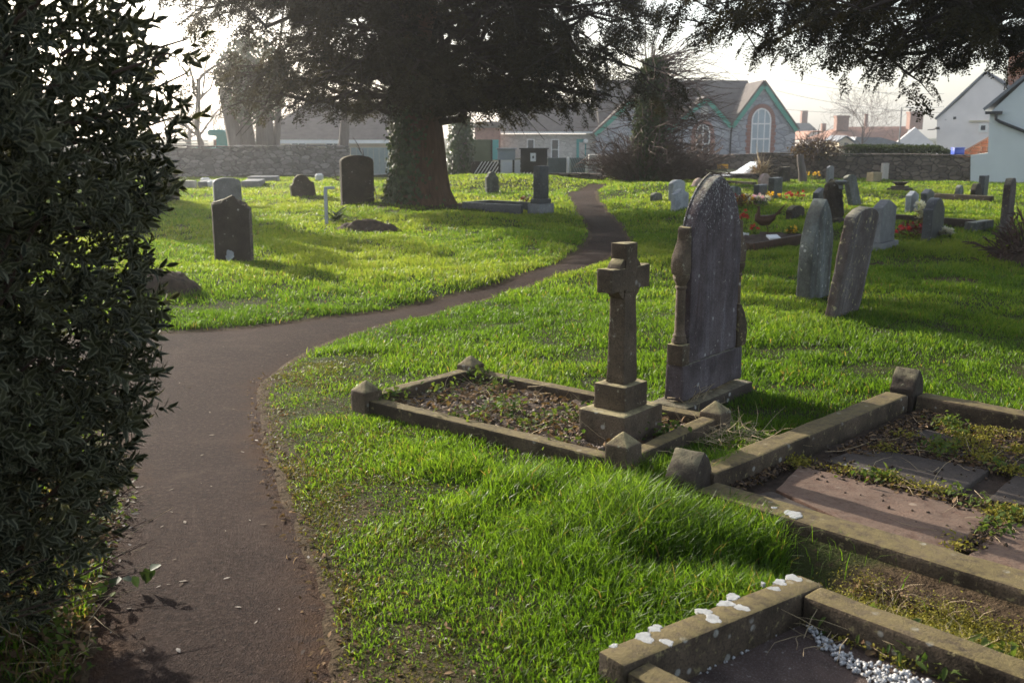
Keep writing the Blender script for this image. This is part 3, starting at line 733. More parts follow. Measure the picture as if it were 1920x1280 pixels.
# the lawn side
headstone('headstone', 'blue grey round topped headstone behind the broken brown one', 428, 392, 333, .62, .13, 'round', M_GRANITE, rot=R(28))
headstone('headstone', 'greenish brown headstone with shaped head leaning on the sunny lawn', 570, 379, 327, .62, .11, 'shoulder', M_DARKST, rot=R(30), lean=-8)
headstone('headstone', 'large brown round topped headstone beside the great yew trunk', 671, 391, 291, .78, .14, 'round', M_DARKST, rot=R(30))
headstone('headstone', 'dark plain headstone half hidden by the leafy shrub', 312, 388, 326, .62, .12, 'flat', M_DARKST, rot=R(25))
headstone('headstone', 'small pale mottled headstone on the rise before the noticeboards', 923, 366, 322, .40, .11, 'shoulder', M_LIMEG, rot=R(35), tip=-4)
# broken stone: two leaves of slate
g = G(441, 501); zb = tzf(*g[:2])
b_ = empty('broken_headstone', (*g[:2], zb), R(33), 'broken brown headstone with jagged split top on the sunny lawn', 'headstone')
hb = HY(441, 366, g[1])[2]-zb
MB().prism([(-.235, -.15), (.255, -.15), (.255, hb*.80), (.21, hb*.84), (.20, hb*.88), (.05, hb*.955), (-.02, hb*.96), (-.235, hb*.90)], .0, .075).build('rear_leaf', M_LIMEP, b_, bevel=.006, rough=.004, edge=.06, seed=51)
MB().prism([(-.265, -.15), (.195, -.15), (.2, hb*.70), (.215, hb*.79), (.165, hb*.80), (.15, hb*.84), (.11, hb*.85), (.08, hb*.87), (.03, hb*.985), (.0, hb), (-.03, hb*.985), (-.13, hb*.93), (-.14, hb*.90), (-.265, hb*.875)], -.055, -.001).build('front_leaf', M_DARKST, b_, bevel=.005, rough=.007, edge=.05, seed=52)
blob_m = blob(b_, (0, 0), 0, .06, 3, M_BLUEGR); blob_m.location = (-.08, -.060, .09); blob_m.rotation_euler = (PI/2, 0, 0)

# black granite pillar with kerb
g = G(1014, 404); zf = tzf(*g[:2])
bp = empty('pillar_memorial', (*g[:2], zf), GR, 'polished black granite pillar on a grey base with long dark kerb', 'memorial')
hf = HY(1014, 311, g[1])[2]-zf
MB().box((0, 0, .08), (.50, .32, .32)).build('base', M_GRANITE, bp, bevel=.006)
MB().box((0, 0, .29), (.40, .24, .10)).build('step', M_DARKGR, bp, bevel=.006)
MB().box((0, 0, .34+(hf-.34)/2), (.31, .17, hf-.342)).build('pillar', M_DARKGR, bp, bevel=.006)
MB().box((0, .0855+.004, .34+(hf-.34)/2), (.27, .008, hf-.44)).build('polished_face', M_BLACK, bp)
ke = MB()
ke.box((-.42, .95, .05), (.09, 1.55, .34)); ke.box((.42, .95, .05), (.09, 1.55, .34)); ke.box((0, 1.771, .05), (.93, .09, .34)); 
ke.build('kerb', M_DARKGR, bp, bevel=.005)

# draped dark pillar with bowl
g = G(1559, 432); zt_ = tzf(*g[:2]); ht = HY(1559, 336, g[1])[2]-zt_
dp = empty('draped_pillar', (*g[:2], zt_), GR, 'dark mossy draped pillar monument with small pale bowl on its shoulder', 'monument')
MB().lathe([(.24, -.1), (.23, .08), (.19, .12), (.18, ht*.4), (.16, ht*.75), (.17, ht*.86), (.13, ht*.95), (.06, ht)], (0, 0, 0), 14).build('pillar', M_DARKST, dp, rough=.05, edge=.07, seed=61)
MB().lathe([(.03, ht*.80), (.04, ht*.88), (.1, ht*.93), (.11, ht*.97), (.05, ht*.99)], (-.12, -.16, 0), 12).build('bowl', M_GRANITE, dp, smooth_=True)
# urn on pedestal
g = G(1686, 369); zu = tzf(*g[:2]); hu = HY(1686, 341, g[1])[2]-zu
ur = empty('stone_urn', (*g[:2], zu), GR, 'dark stone garden urn on a spreading stepped foot', 'urn')
MB().box((0, 0, .0), (.62, .5, .2)).box((0, 0, .125), (.42, .36, .05)).build('foot', M_DARKST, ur, bevel=.01)
MB().lathe([(.12, .15), (.10, .2), (.06, .26), (.07, hu*.55), (.14, hu*.72), (.17, hu*.85), (.22, hu*.95), (.22, hu), (.15, hu*.98)], (0, 0, 0), 14).build('bowl', M_DARKST, ur, smooth_=True)

def rail(name, label, pa, pb, w, h, m):
    a = G(*pa); b = G(*pb); d = b-a; L = np.linalg.norm(d); c = (a+b)/2
    o = MB().box((0, 0, 0), (L, w, h+.2)).build(name, m, None, bevel=.01, rough=.008, edge=.2, seed=pa[0]); o.location = (c[0], c[1], tzf(c[0], c[1])+h/2-.1); o.rotation_euler = (0, 0, math.atan2(d[1], d[0]))
    return tag(o, label, 'kerb stone')
rail('stone_kerb', 'long low dark kerb stone behind the dark polished headstone', (1667, 430), (1825, 443), .1, .13, M_DARKST)
rail('stone_kerb', 'dark kerb line in front of the pale blue house and chamfered stones', (1745, 384), (1860, 391), .1, .15, M_DARKST)
rail('stone_kerb', 'short grey stub of kerb at the end of the long low one', (1815, 447), (1852, 441), .16, .15, M_LIMEG)
rail('stone_kerb', 'low kerb behind the arched headstone tip near the pink stone', (1360, 352), (1415, 356), .14, .12, M_DARKST)
# soil bed behind the big headstone
g0 = G(1448, 474); so = empty('new_grave', (g0[0], g0[1], tzf(*g0[:2])), GR, 'raised bed of dark brown soil with wooden edging behind the arched headstone', 'grave')
MB().box((.1, .25, .06), (1.7, .62, .18)).build('soil', M_SOIL, so, rough=.05, edge=.08, seed=71)
MB().box((.1, -.075, .05), (1.74, .025, .24)).build('edging_board', M_RUST, so, bevel=.004)
# flat graves at the back of the lawn
for i, (x0, y0, x1, y1, lab) in enumerate([(372, 357, 404, 351, 'short flat grey grave slab nearest the leafy shrub at the wall'), (452, 359, 498, 352, 'flat grey grave slab behind the blue grey headstone'), (470, 349, 520, 346, 'long thin grave slab close under the stone wall')]):
    a = G(x0, y0); b = G(x1, y1); zz = tzf(*((a+b)/2)[:2])
    o = MB().box((0, 0, 0), (abs(b[0]-a[0])+.3, abs(b[1]-a[1])*.6+.3, .3)).build('flat_grave_slab', M_GRANITE, None, bevel=.02); o.location = ((a+b)/2)[0], ((a+b)/2)[1], zz+.03; o.rotation_euler = (0, 0, .12); tag(o, lab, 'grave slab')
def potlike(name, label, px, yb, r, h, m, cat, lid=False):
    g = G(px, yb); z = tzf(*g[:2])
    o = MB().lathe([(r*.8, -.02), (r*.85, 0), (r, h*.6), (r*1.05, h*.8), (r*.8, h*.84), (r*.75, h*.98), (r*.3, h)], (0, 0, 0), 12).build(name, m, None, smooth_=True, sharp=50); o.location = (*g[:2], z); return tag(o, label, cat)
potlike('vase', 'white flower vase standing alone near the wall behind the leaning brown stone', 599, 348, .14, .26, M_POT, 'vase')
potlike('vase', 'small white vase beside the flat slab near the leafy shrub', 386, 350, .16, .24, M_POT, 'vase')
potlike('vase', 'grey vase on the slab just left of the blue grey headstone', 399, 356, .15, .2, M_POT, 'vase')
potlike('vase', 'pale vase by the slab just right of the blue grey headstone', 482, 354, .15, .16, M_POT, 'vase')
o = MB().box((0, 0, .06), (.34, .3, .34)).build('small_stone', M_CREAM, None, bevel=.02); g = G(357, 357); o.location = (*g[:2], tzf(*g[:2])); tag(o, 'small pale stone block beside the half hidden dark headstone', 'stone')
o = MB().box((0, 0, .3), (.055, .055, .75)).box((.08, 0, .66), (.18, .04, .045)).build('marker_stake', M_BLUEGR, None, bevel=.004); g = G(613, 430); o.location = (*g[:2], tzf(*g[:2])); tag(o, 'white marker stake beside a small drooping plant on the lawn', 'stake')
def mound(name, label, px, yb, lx, ly, h, rz, seed, m=M_SOIL):
    g = G(px, yb); n = 44; u = np.linspace(-1, 1, n); X, Y = np.meshgrid(u, u, indexing='ij'); r2 = X**2+Y**2
    Z = h*np.clip(1-r2, 0, 1)**.8*(1+.5*(vnoise(X, Y, .35, seed)-.5))+.05*(vnoise(X, Y, .16, seed+1)-.5)+.035*(vnoise(X, Y, .07, seed+2)-.5)-.06*sstep(.7, 1.2, np.sqrt(r2))
    idx = np.arange(n*n).reshape(n, n); q = np.stack([idx[:-1, :-1], idx[1:, :-1], idx[1:, 1:], idx[:-1, 1:]], -1).reshape(-1, 4)
    o = link(name, fastmesh(name, np.stack([X*lx, Y*ly, Z], -1).reshape(-1, 3), q, None, None, True), m); o.location = (*g[:2], tzf(*g[:2])); o.rotation_euler = (0, 0, rz)
    return tag(o, label, 'mound')
mound('soil_mound', 'low brown soil mound on the lawn before the great yew', 690, 441, .60, .32, .17, -.15, 4)
mound('soil_mound', 'brown soil mound beside the leafy shrub at the lawn edge', 300, 560, .50, .3, .18, -.3, 6)
mound('soil_mound', 'heap of brown soil under dead stalks at the shady edge', 1960, 500, .7, .5, .24, 0, 9)

# ------------------------------------------------------------------ flowers
def petals(mb_v, mb_f, c, r, n, up=.3):
    for k in range(n):
        w = 2*PI*k/n+random.random(); d = Vector((math.cos(w), math.sin(w), up*random.uniform(-.5, 1.5)))*r
        s = Vector((-math.sin(w), math.cos(w), 0))*r*.38; b = len(mb_v)
        c0 = Vector(c); mb_v += [c0, c0+d*.6+s, c0+d, c0+d*.6-s]; mb_f.append((b, b+1, b+2, b+3))
def bouquet(name, label, px, yb, R_, H_, fmats, nfl=16, nleaf=60, fr=.045, leafm=M_WEED, pot=None, group=None, g=None, cat='flowers'):
    g = G(px, yb) if g is None else g; z = tzf(*g[:2])
    e = empty(name, (*g[:2], z), 0, label, cat, group)
    if pot: MB().lathe([(pot[0]*.75, -.02), (pot[0], pot[1]), (pot[0]*.8, pot[1])], (0, 0, 0), 12).build('pot', pot[2], e, smooth_=True)
    z0 = pot[1] if pot else 0
    v = []; f = []
    for _ in range(nleaf):
        w = random.random()*2*PI; rr = R_*random.random()**.6; hh = z0+H_*random.uniform(.05, .85)
        p = Vector((rr*math.cos(w), rr*math.sin(w), hh)); d = Vector((random.gauss(0, 1), random.gauss(0, 1), random.gauss(.4, .6))).normalized(); s = d.cross(Vector((random.random()-.5, random.random()-.5, 1))).normalized()
        L = fr*random.uniform(1.2, 2.2); b = len(v); v += [p, p+d*L*.5+s*L*.22, p+d*L, p+d*L*.5-s*L*.22]; f.append((b, b+1, b+2, b+3))
    for i in range(6):
        w = random.random()*2*PI; b = len(v); q = Vector((R_*.5*math.cos(w), R_*.5*math.sin(w), z0+H_*.8)); v += [Vector((-.004, 0, 0)), Vector((.004, 0, 0)), q+Vector((.004, 0, 0)), q+Vector((-.004, 0, 0))]; f.append((b, b+1, b+2, b+3))
    me = bpy.data.meshes.new('leaves'); me.from_pydata([tuple(p) for p in v], [], f); at = me.attributes.new('rnd', 'FLOAT', 'POINT'); at.data.foreach_set('value', np.repeat(rng.random(len(v)//4+1), 4)[:len(v)].astype(np.float32)); link('leaves', me, leafm, e)
    for m in fmats:
        for k in range(max(1, nfl//len(fmats))):
            v = []; f = []
            w = random.random()*2*PI; rr = R_*math.sqrt(random.random()); c = (rr*math.cos(w), rr*math.sin(w), z0+H_*random.uniform(.6, 1.05)-.25*rr)
            for q in range(3): petals(v, f, (c[0], c[1], c[2]+q*fr*.15), fr*(1-.25*q), 6, .3+.5*q)
            me = bpy.data.meshes.new('bloom'); me.from_pydata([tuple(p) for p in v], [], f); at = me.attributes.new('rnd', 'FLOAT', 'POINT'); at.data.foreach_set('value', np.full(len(v), random.random(), np.float32)); link('bloom', me, m, e)
    return e
bouquet('flower_wreath', 'round brown wreath with yellow and cream blooms lying before the grey headstone', 1389, 403, .30, .24, [F_YEL, F_WHT, F_MAR], 30, 160, .075, M_DEAD)
bouquet('flower_bouquet', 'pink and white bouquet between the wreath and the yellow flowers', 1425, 403, .20, .26, [F_PNK, F_WHT, F_WHT], 27, 30, .075)
bouquet('flower_bouquet', 'bright yellow flowers before the dark flat topped headstone', 1446, 393, .2, .26, [F_YEL], 18, 40, .06)
bouquet('flower_bouquet', 'red flowers on the low dark brown stone', 1487, 400, .2, .34, [F_RED], 16, 20, .055)
bouquet('flower_pot', 'red flowers in a white pot just right of the arched headstone', 1393, 458, .1, .34, [F_RED], 9, 26, .05, pot=(.09, .16, M_POT))
bouquet('flower_bouquet', 'red flowers low in front of the metal bird', 1413, 452, .07, .2, [F_RED], 7, 16, .045)
bouquet('flower_bouquet', 'yellow flowers with pale stalks left of the pointed lichened headstone', 1484, 462, .1, .26, [F_YEL], 9, 70, .05)
bouquet('flower_bouquet', 'dark red bouquet lying at the foot of the dark polished headstone', 1708, 458, .24, .24, [F_MAR, F_MAR, F_RED], 24, 60, .06, M_DEAD)
bouquet('wrapped_bouquet', 'white wrapped bouquet leaning on the dark polished headstone', 1723, 452, .09, .48, [F_WHT], 16, 30, .07, M_DEAD)
bouquet('flower_bouquet', 'bunch of white paper flowers right of the dark polished headstone', 1771, 462, .09, .14, [F_WHT], 16, 8, .07)
bouquet('daffodil_clump', 'yellow daffodils by the pale stump near the dark wall', 1521, 345, .3, .34, [F_YEL], 12, 60, .07, M_WEED, cat='daffodils')
bouquet('flower_bouquet', 'small flowers at the foot of the black granite pillar', 986, 396, .14, .32, [F_MAR, F_WHT], 8, 40, .06, M_DEAD)
for px, yb, lab in ((1444, 463, 'small white plaque lying on the soil bed under the metal bird'),):
    o = MB().box((0, 0, .2), (.18, .12, .03)).build('plaque', M_POT, None, bevel=.004); g = G(px, yb+8); o.location = (*g[:2], tzf(*g[:2])+.0); o.rotation_euler = (R(20), 0, .3); tag(o, lab, 'plaque')

# metal pheasant on a stake
g = G(1434, 462); zb = tzf(*g[:2])+.18
bd = empty('metal_bird', (*g[:2], zb), 0, 'rusty metal pheasant ornament on a stake with long raised tail', 'ornament')
bm_ = MB(); S = 1/122.0
prof = [(-.30, .22), (-.24, .27), (-.12, .275), (.0, .27), (.08, .30), (.16, .33)]
bm_.tube([(-.155, 0, .30), (-.13, 0, .235), (-.06, 0, .20), (.02, 0, .205), (.10, 0, .25), (.14, 0, .29)], [.02, .062, .085, .082, .045, .018], 10)
bm_.tube([(-.12, 0, .24), (-.125, 0, .31), (-.118, 0, .37), (-.125, 0, .405), (-.15, 0, .41)], [.045, .028, .02, .024, .008], 8)
bm_.tube([(-.145, 0, .405), (-.185, 0, .40)], [.008, .002], 5)
bm_.build('body', M_RUST, bd, smooth_=True)
t_ = MB(); t_.tube([(.12, 0, .27), (.2, .01, .35), (.3, .02, .46)], [.02, .018, .004], 5); t_.tube([(.12, .01, .28), (.27, .05, .33), (.42, .06, .28)], [.008, .006, .003], 4); t_.build('tail', M_RUST, bd)
l_ = MB(); l_.tube([(.01, 0, .13), (.035, 0, .06), (.02, 0, -.12)], .008, 5); l_.build('leg', M_RUST, bd)
# ------------------------------------------------------------------ background: walls, boards, buildings
def wall(name, label, a, b, ztop, zbot, t, m, cap=None, cat='wall', parent=None, capm=None):
    a = np.array(a); b = np.array(b); d = b-a; L = np.linalg.norm(d); c = (a+b)/2; rz = math.atan2(d[1], d[0])
    e = empty(name, (c[0], c[1], 0), rz, label, cat)
    n = max(2, int(L/.5)); mb = MB(); tops = []
    for i in range(n+1):
        x = -L/2+L*i/n; zt = ztop+.05*(vnoise(np.array([x+c[0]]), np.array([c[1]]), .8, 3)[0]-.5); tops.append((x, zt))
    mb.prism([(-L/2, zbot), (L/2, zbot)]+tops[::-1], -t/2, t/2).build('wall', m, e)
    if cap:
        mb = MB(); st = .55; x = -L/2
        while x < L/2-.1:
            l = min(st*random.uniform(.7, 1.4), L/2-x); zt = ztop+.02+.05*(vnoise(np.array([x+c[0]]), np.array([c[1]]), .8, 3)[0]-.5)
            mb.box((x+l/2, random.uniform(-.01, .01), zt+cap/2), (l-.012, t+.10, cap*random.uniform(.85, 1.15)), rot=Euler((0, random.uniform(-.02, .02), 0))); x += l
        mb.build('coping', capm or m, e, bevel=.012)
    return e
a = HY(-150, 335, 37.6); b = HY(657, 331, 39.2)
wall('stone_wall', 'long rubble stone boundary wall with coping along the back of the lawn', a[:2], b[:2], HY(480, 277, 38.6)[2], -.3, .4, M_RUBBLE, .07)
# green sheet fence beyond the wall's end
a = HY(659, 330, 39.6); b = HY(775, 330, 40.0)
fe = empty('sheet_fence', (*((a+b)/2)[:2], 0), math.atan2(b[1]-a[1], b[0]-a[0]), 'pale blue green board fence between the stone wall and the yew', 'fence')
L = np.linalg.norm((b-a)[:2]); n = 11
mb = MB()
for i in range(n): mb.box((-L/2+L*(i+.5)/n, .01*(i % 2), (HY(700, 277, 39.8)[2]-.1)/2), (L/n-.01, .025, HY(700, 277, 39.8)[2]+.1))
mb.build('panel', M_PALEBLUE, fe); MB().box((0, -.04, .05), (L, .05, .18)).build('gravel_board', M_BLUEGR, fe)
# olive hoarding right of the trunk
a = HY(880, 331, 38.0); b = HY(921, 331, 38.4)
ho = empty('hoarding', (*((a+b)/2)[:2], 0), .1, 'olive green upright hoarding board right of the yew trunk', 'hoarding'); L = b[0]-a[0]; zt = HY(900, 262, 38)[2]
MB().box((0, 0, zt/2), (L, .06, zt)).build('board', M_GREENBOARD, ho, bevel=.01); MB().box((L/2+.03, 0, zt/2-.02), (.055, .09, zt+.02)).build('post', M_DARKST, ho)
# white lattice barrier
a = HY(882, 333, 37.0); b = HY(1000, 333, 37.0); L = b[0]-a[0]; zt = HY(930, 303, 37)[2]; zb = HY(930, 331, 37)[2]-.1
la = empty('lattice_barrier', (*((a+b)/2)[:2], 0), 0, 'low barrier of slanting white slats behind the noticeboards', 'barrier')
mb = MB(); k = -L/2
while k < L/2-.05:
    x1 = min(L/2, k+.45); mb.add([(k, -.012, zb), (k+.036, -.012, zb), (k+.036+.42, -.012, zt), (k+.42, -.012, zt), (k, .012, zb), (k+.036, .012, zb), (k+.456, .012, zt), (k+.42, .012, zt)], [(0, 1, 2, 3), (7, 6, 5, 4), (0, 4, 5, 1), (1, 5, 6, 2), (2, 6, 7, 3), (3, 7, 4, 0)]); k += .12
mb.build('slats', M_WHITEPAINT, la); MB().box((.2, .03, zb+.04), (L+.4, .03, .06)).build('rail', M_WHITEPAINT, la); MB().box((.2, .075, (zt+zb)/2), (L+.4, .03, zt-zb)).build('backing', M_DARKST, la)
# noticeboards
def board(name, label, x0, x1, y0, y1, yb, Y, m, legs, cat='noticeboard'):
    a = HY(x0, y0, Y); b = HY(x1, y1, Y); c = (a[0]+b[0])/2; z0 = HY(x0, yb, Y)[2]
    e = empty(name, (c, Y, 0), 0, label, cat); w = b[0]-a[0]
    MB().box((0, 0, (a[2]+b[2])/2), (w, .07, a[2]-b[2])).build('board', m, e, bevel=.008)
    MB().box((0, -.02, a[2]+.022), (w+.1, .16, .042)).build('top_cap', m, e, bevel=.006)
    for s in (-1, 1):
        MB().box((s*(w/2-.06), .065, (a[2]+z0)/2), (.07, .055, a[2]-z0)).build('leg', legs, e)
    return e, w, a[2], b[2]
e, w, zt, zb = board('noticeboard', 'grey blue noticeboard with dark legs near the yew trunk', 933, 966, 280, 300, 332, 35.6, M_GREYBLUE, M_IRON)
p = empty('poster_board', (*HY(957, 330, 36.2)[:2], 0), 0, 'white poster board below the grey blue noticeboard', 'poster board')
za, zb2 = HY(940, 300, 36.2)[2], HY(940, 325, 36.2)[2]; MB().box((0, 0, (za+zb2)/2), (.70, .03, za-zb2)).build('panel', M_WHITEPAINT, p); MB().box((-.12, -.02, (za+zb2)/2-.02), (.36, .006, (za-zb2)*.75)).build('sheet', M_PAPER, p)
for s in (-1, 1): MB().box((s*.3, .035, (zb2-.1)/2), (.04, .035, zb2+.3)).build('leg', M_IRON, p)
e, w, zt, zb = board('noticeboard', 'black noticeboard with a white notice pinned to it', 976, 1026, 280, 323, 335, 35.0, M_DARKPAINT, M_IRON)
pw = 10/1867*35.2; MB().box((-.03, -.041, zt-.27), (pw, .004, pw*1.5)).build('notice', M_PAPER, e)
MB().box((-.03, -.0445, zt-.27), (pw*.3, .002, pw*.45)).build('notice_mark', M_DARKPAINT, e)
# grey slatted fence and cream gate wall
for i, (x0, x1, lab) in enumerate([(1027, 1062, 'grey green slatted fence panel next to the black noticeboard'), (1066, 1097, 'grey green slatted fence panel between white posts')]):
    Y = 36.5+i*.1; a = HY(x0, 296, Y); b = HY(x1, 328, Y); w = b[0]-a[0]; e = empty('slatted_fence', ((a[0]+b[0])/2, Y, 0), 0, lab, 'fence', 'slatted fence panels')
    MB().box((0, .02, (a[2]+b[2])/2), (w, .03, a[2]-b[2])).build('panel', M_GREYFENCE, e)
    mb = MB(); nn = 7; H = a[2]-b[2]
    for k in range(nn):
        x = -w/2+w*k/nn; x2 = min(x+.28, w/2-.03); dz = H*min(1, (x2-x)/.28)
        mb.add([(x, -.02, b[2]+H), (x+.03, -.02, b[2]+H), (x2+.03, -.02, b[2]+H-dz), (x2, -.02, b[2]+H-dz), (x, .004, b[2]+H), (x+.03, .004, b[2]+H), (x2+.03, .004, b[2]+H-dz), (x2, .004, b[2]+H-dz)], [(0, 1, 2, 3), (7, 6, 5, 4), (0, 4, 5, 1), (1, 5, 6, 2), (2, 6, 7, 3), (3, 7, 4, 0)])
    mb.build('slats', M_PALEBLUE if i else M_GREYFENCE, e); MB().box((w/2+.05, 0, (a[2]+b[2])/2), (.085, .09, a[2]-b[2]+.06)).build('post', M_WHITEPAINT, e, bevel=.008)
a = HY(1103, 330, 36.4); b = HY(1142, 330, 36.4)
wall('gate_wall', 'short cream stone wall beside the churchyard gate', a[:2], b[:2], HY(1120, 294, 36.4)[2], -.3, .35, M_SCHOOLW, .05)
a = HY(1000, 330, 34.6); b = HY(1128, 330, 33.8)
wall('dark_stone_wall', 'low dark stone wall left of the iron gate', a[:2], b[:2], HY(1070, 329, 34.2)[2], -.3, .35, M_RUBBLED, .05)
# iron gate with lamp arch
gx0 = HY(1130, 350, 33.6); gx1 = HY(1168, 350, 33.6)
ga_ = empty('iron_gate', (gx0[0], 33.6, 0), .05, 'black iron gate with tall curved lamp arch beside the bare thicket', 'gate')
ht = HY(1140, 268, 33.6)[2]
mb = MB(); mb.tube([(0, 0, -.1), (0, 0, ht*.7), (.03, 0, ht*.86), (.12, 0, ht*.96), (.28, 0, ht), (.45, 0, ht*.97)], .028, 8); mb.build('arch', M_IRON, ga_, smooth_=True)
mb = MB(); mb.box((0, 0, .35), (.11, .11, .95)); mb.build('post', M_IRON, ga_)
mb = MB()
for i in range(9): mb.tube([(.1+i*.085, .02, -.05), (.1+i*.085, .02, .75)], .011, 5)
mb.box((.44, .02, .70), (.74, .03, .03)); mb.box((.44, .02, .08), (.74, .03, .03)); mb.build('bars', M_WHITEPAINT if False else M_IRON, ga_)
# right hand boundary wall
a = HY(1422, 330, 37.6); b = HY(1822, 345, 33.6)
wall('boundary_wall', 'dark rubble wall along the far side of the graves under the clipped hedge', a[:2], b[:2], .93, -.9, .42, M_RUBBLED, .06)
a = HY(1255, 330, 36.3); b = HY(1420, 330, 36.9)
wall('low_roadside_wall', 'low dark wall in front of the white car', a[:2], b[:2], HY(1370, 329, 36.5)[2], -.9, .35, M_RUBBLED, .05)
wall('school_wall', 'tall dark stone wall across the road carrying an orange sign', HY(1120, 330, 47)[:2], HY(1460, 330, 47)[:2], HY(1370, 293, 47)[2], -1.2, .4, M_RUBBLED, .07)
sg = empty('road_sign', (*HY(1355, 312, 46.7)[:2], 0), 0, 'small orange and yellow sign fixed to the dark school wall', 'sign')
s0 = HY(1345, 308, 46.7); s1 = HY(1365, 316, 46.7); MB().box((0, 0, (s0[2]+s1[2])/2), (s1[0]-s0[0], .02, s0[2]-s1[2])).build('plate', M_YELLOWSIGN, sg); MB().box((0, -.015, (s0[2]+s1[2])/2-.02), ((s1[0]-s0[0])*.8, .008, .04)).build('band', M_BRICKTRIM, sg)
kind(MB().box((14, 41.5, -.84), (34, 8.2, .06)).build('road', M_PATH, None), 'structure')
# car
cz = -.81; cf = HY(1329, 327, 39.0)
ca = empty('parked_car', (cf[0], 39.0, cz), 0, 'white car with bright windscreen parked behind the low wall', 'car')
pr = [(0, .35), (.02, .62), (.10, .80), (.35, .92), (1.05, 1.02), (1.25, 1.06), (1.75, 1.38), (2.1, 1.46), (2.9, 1.46), (3.4, 1.34), (3.85, 1.05), (4.05, .95), (4.1, .5), (4.0, .3), (.15, .28)]
MB().prism(pr[::-1] if False else [(x, z) for x, z in reversed(pr)], -.82, .82).build('body', M_CARPAINT, ca, bevel=.06)
MB().add([(1.22, -.72, 1.075), (1.22, .72, 1.075), (1.75, .64, 1.40), (1.75, -.64, 1.40), (1.2, -.72, 1.06), (1.2, .72, 1.06), (1.73, .64, 1.42), (1.73, -.64, 1.42)], [(0, 3, 2, 1), (4, 5, 6, 7), (0, 1, 5, 4), (1, 2, 6, 5), (2, 3, 7, 6), (3, 0, 4, 7)]).build('windscreen', M_CARGLASS, ca)
MB().prism([(1.42, 1.06), (3.5, 1.06), (3.3, 1.33), (2.9, 1.40), (2.1, 1.40), (1.85, 1.34)], -.826, -.819).build('side_window', M_GLASS, ca)
for x in (.78, 3.3):
    for y in (-.75, .75):
        wv = MB().lathe([(.1, -.09), (.3, -.09), (.32, -.05), (.32, .05), (.3, .09), (.1, .09)], (0, 0, 0), 18).build('wheel', M_RUBBER, ca, smooth_=True); wv.location = (x, y, .32); wv.rotation_euler = (PI/2, 0, 0)
MB().box((.06, .55, .70), (.1, .3, .14)).build('headlight', M_PALEGLASS, ca, bevel=.02); MB().box((.06, -.55, .70), (.1, .3, .14)).build('headlight', M_PALEGLASS, ca, bevel=.02)

# ---- houses
def facade(pts, Y): return [tuple(HY(x, y, Y)[[0, 2]]) for x, y in pts]
def mblocal(poly, o): return [(x-o[0], z) for x, z in poly]
def ccw(p): return p if sum(p[i][0]*p[(i+1) % len(p)][1]-p[(i+1) % len(p)][0]*p[i][1] for i in range(len(p))) > 0 else p[::-1]
def slab_roof(mb, p, q, y0, y1, t):            # sloping slab over the facade edge p->q
    d = np.array(q)-np.array(p); n = np.array([-d[1], d[0]])/np.linalg.norm(d)
    if n[1] < 0: n = -n
    a, b = np.array(p)+n*.004, np.array(q)+n*.004
    mb.prism(ccw([tuple(a), tuple(b), tuple(b+n*t), tuple(a+n*t)]), y0, y1)
def rect_window(parent, x0, x1, y0, y1, Y, frame=M_WHITEPAINT, glass=M_GLASS, ox=0, bars=(1, 1), oy=0, name='window'):
    a = HY(x0, y0, Y); b = HY(x1, y1, Y); w = b[0]-a[0]; h = a[2]-b[2]; cx_ = (a[0]+b[0])/2-ox; cz_ = (a[2]+b[2])/2; t = min(.07, w*.12)
    win = MB().box((cx_, oy-.012, cz_), (w-.004, .02, h-.004)).build(name, glass, parent)
    f = MB(); f.box((cx_-w/2+t/2, oy-.035, cz_), (t, .05, h)); f.box((cx_+w/2-t/2, oy-.035, cz_), (t, .05, h)); f.box((cx_, oy-.035, cz_+h/2-t/2), (w-2*t, .05, t)); f.box((cx_, oy-.035, cz_-h/2+t/2), (w-2*t, .05, t))
    for i in range(1, bars[0]): f.box((cx_-w/2+w*i/bars[0], oy-.034, cz_), (t*.6, .04, h-2*t))
    for i in range(1, bars[1]): f.box((cx_, oy-.0335, cz_-h/2+h*i/bars[1]), (w-2*t, .038, t*.6))
    f.build('frame', frame, win); return win
# school with green bargeboards
YS = 65.0; so_ = HY(1300, 300, YS); ox = so_[0]
sc = empty('school_building', (ox, YS, 0), 0, 'grey stone school with green edged gables and arched brick trimmed window', 'school')
def F(pts): return [(x-ox, z) for x, z in facade(pts, YS)]
eb = 345
for nm, pts in (('gable_wall', [(1371, eb), (1371, 236), (1432, 160), (1491, 240), (1491, eb)]), ('gable_wall', [(1256, eb), (1256, 240), (1325, 187), (1371, 236), (1371, eb)]), ('gable_wall', [(1118, eb), (1118, 250), (1187, 188), (1256, 240), (1256, eb)])):
    MB().prism(F(pts), 0, 9).build(nm, M_SCHOOL, sc)
for pk, l, r in (((1432, 152), (1369, 236), (1496, 243)), ((1325, 181), (1254, 240), (1373, 235)), ((1187, 182), (1113, 250), (1258, 240))):
    P_ = F([l, pk, r]); bb = MB(); rf = MB()
    for p, q in ((P_[0], P_[1]), (P_[1], P_[2])):
        d = np.array(q)-np.array(p); n = np.array([-d[1], d[0]]); n = n/np.linalg.norm(n); n = n if n[1] > 0 else -n
        bb.prism(ccw([tuple(np.array(p)-n*.27), tuple(np.array(q)-n*.27), tuple(q), tuple(p)]), -.22, -.12)
        rf.prism(ccw([tuple(np.array(p)-n*.02), tuple(np.array(q)-n*.02), tuple(np.array(q)+n*.08), tuple(np.array(p)+n*.08)]), -.25, 9)
    bb.build('bargeboard', M_TEAL, sc); rf.build('gable_roof', M_ROOF, sc)
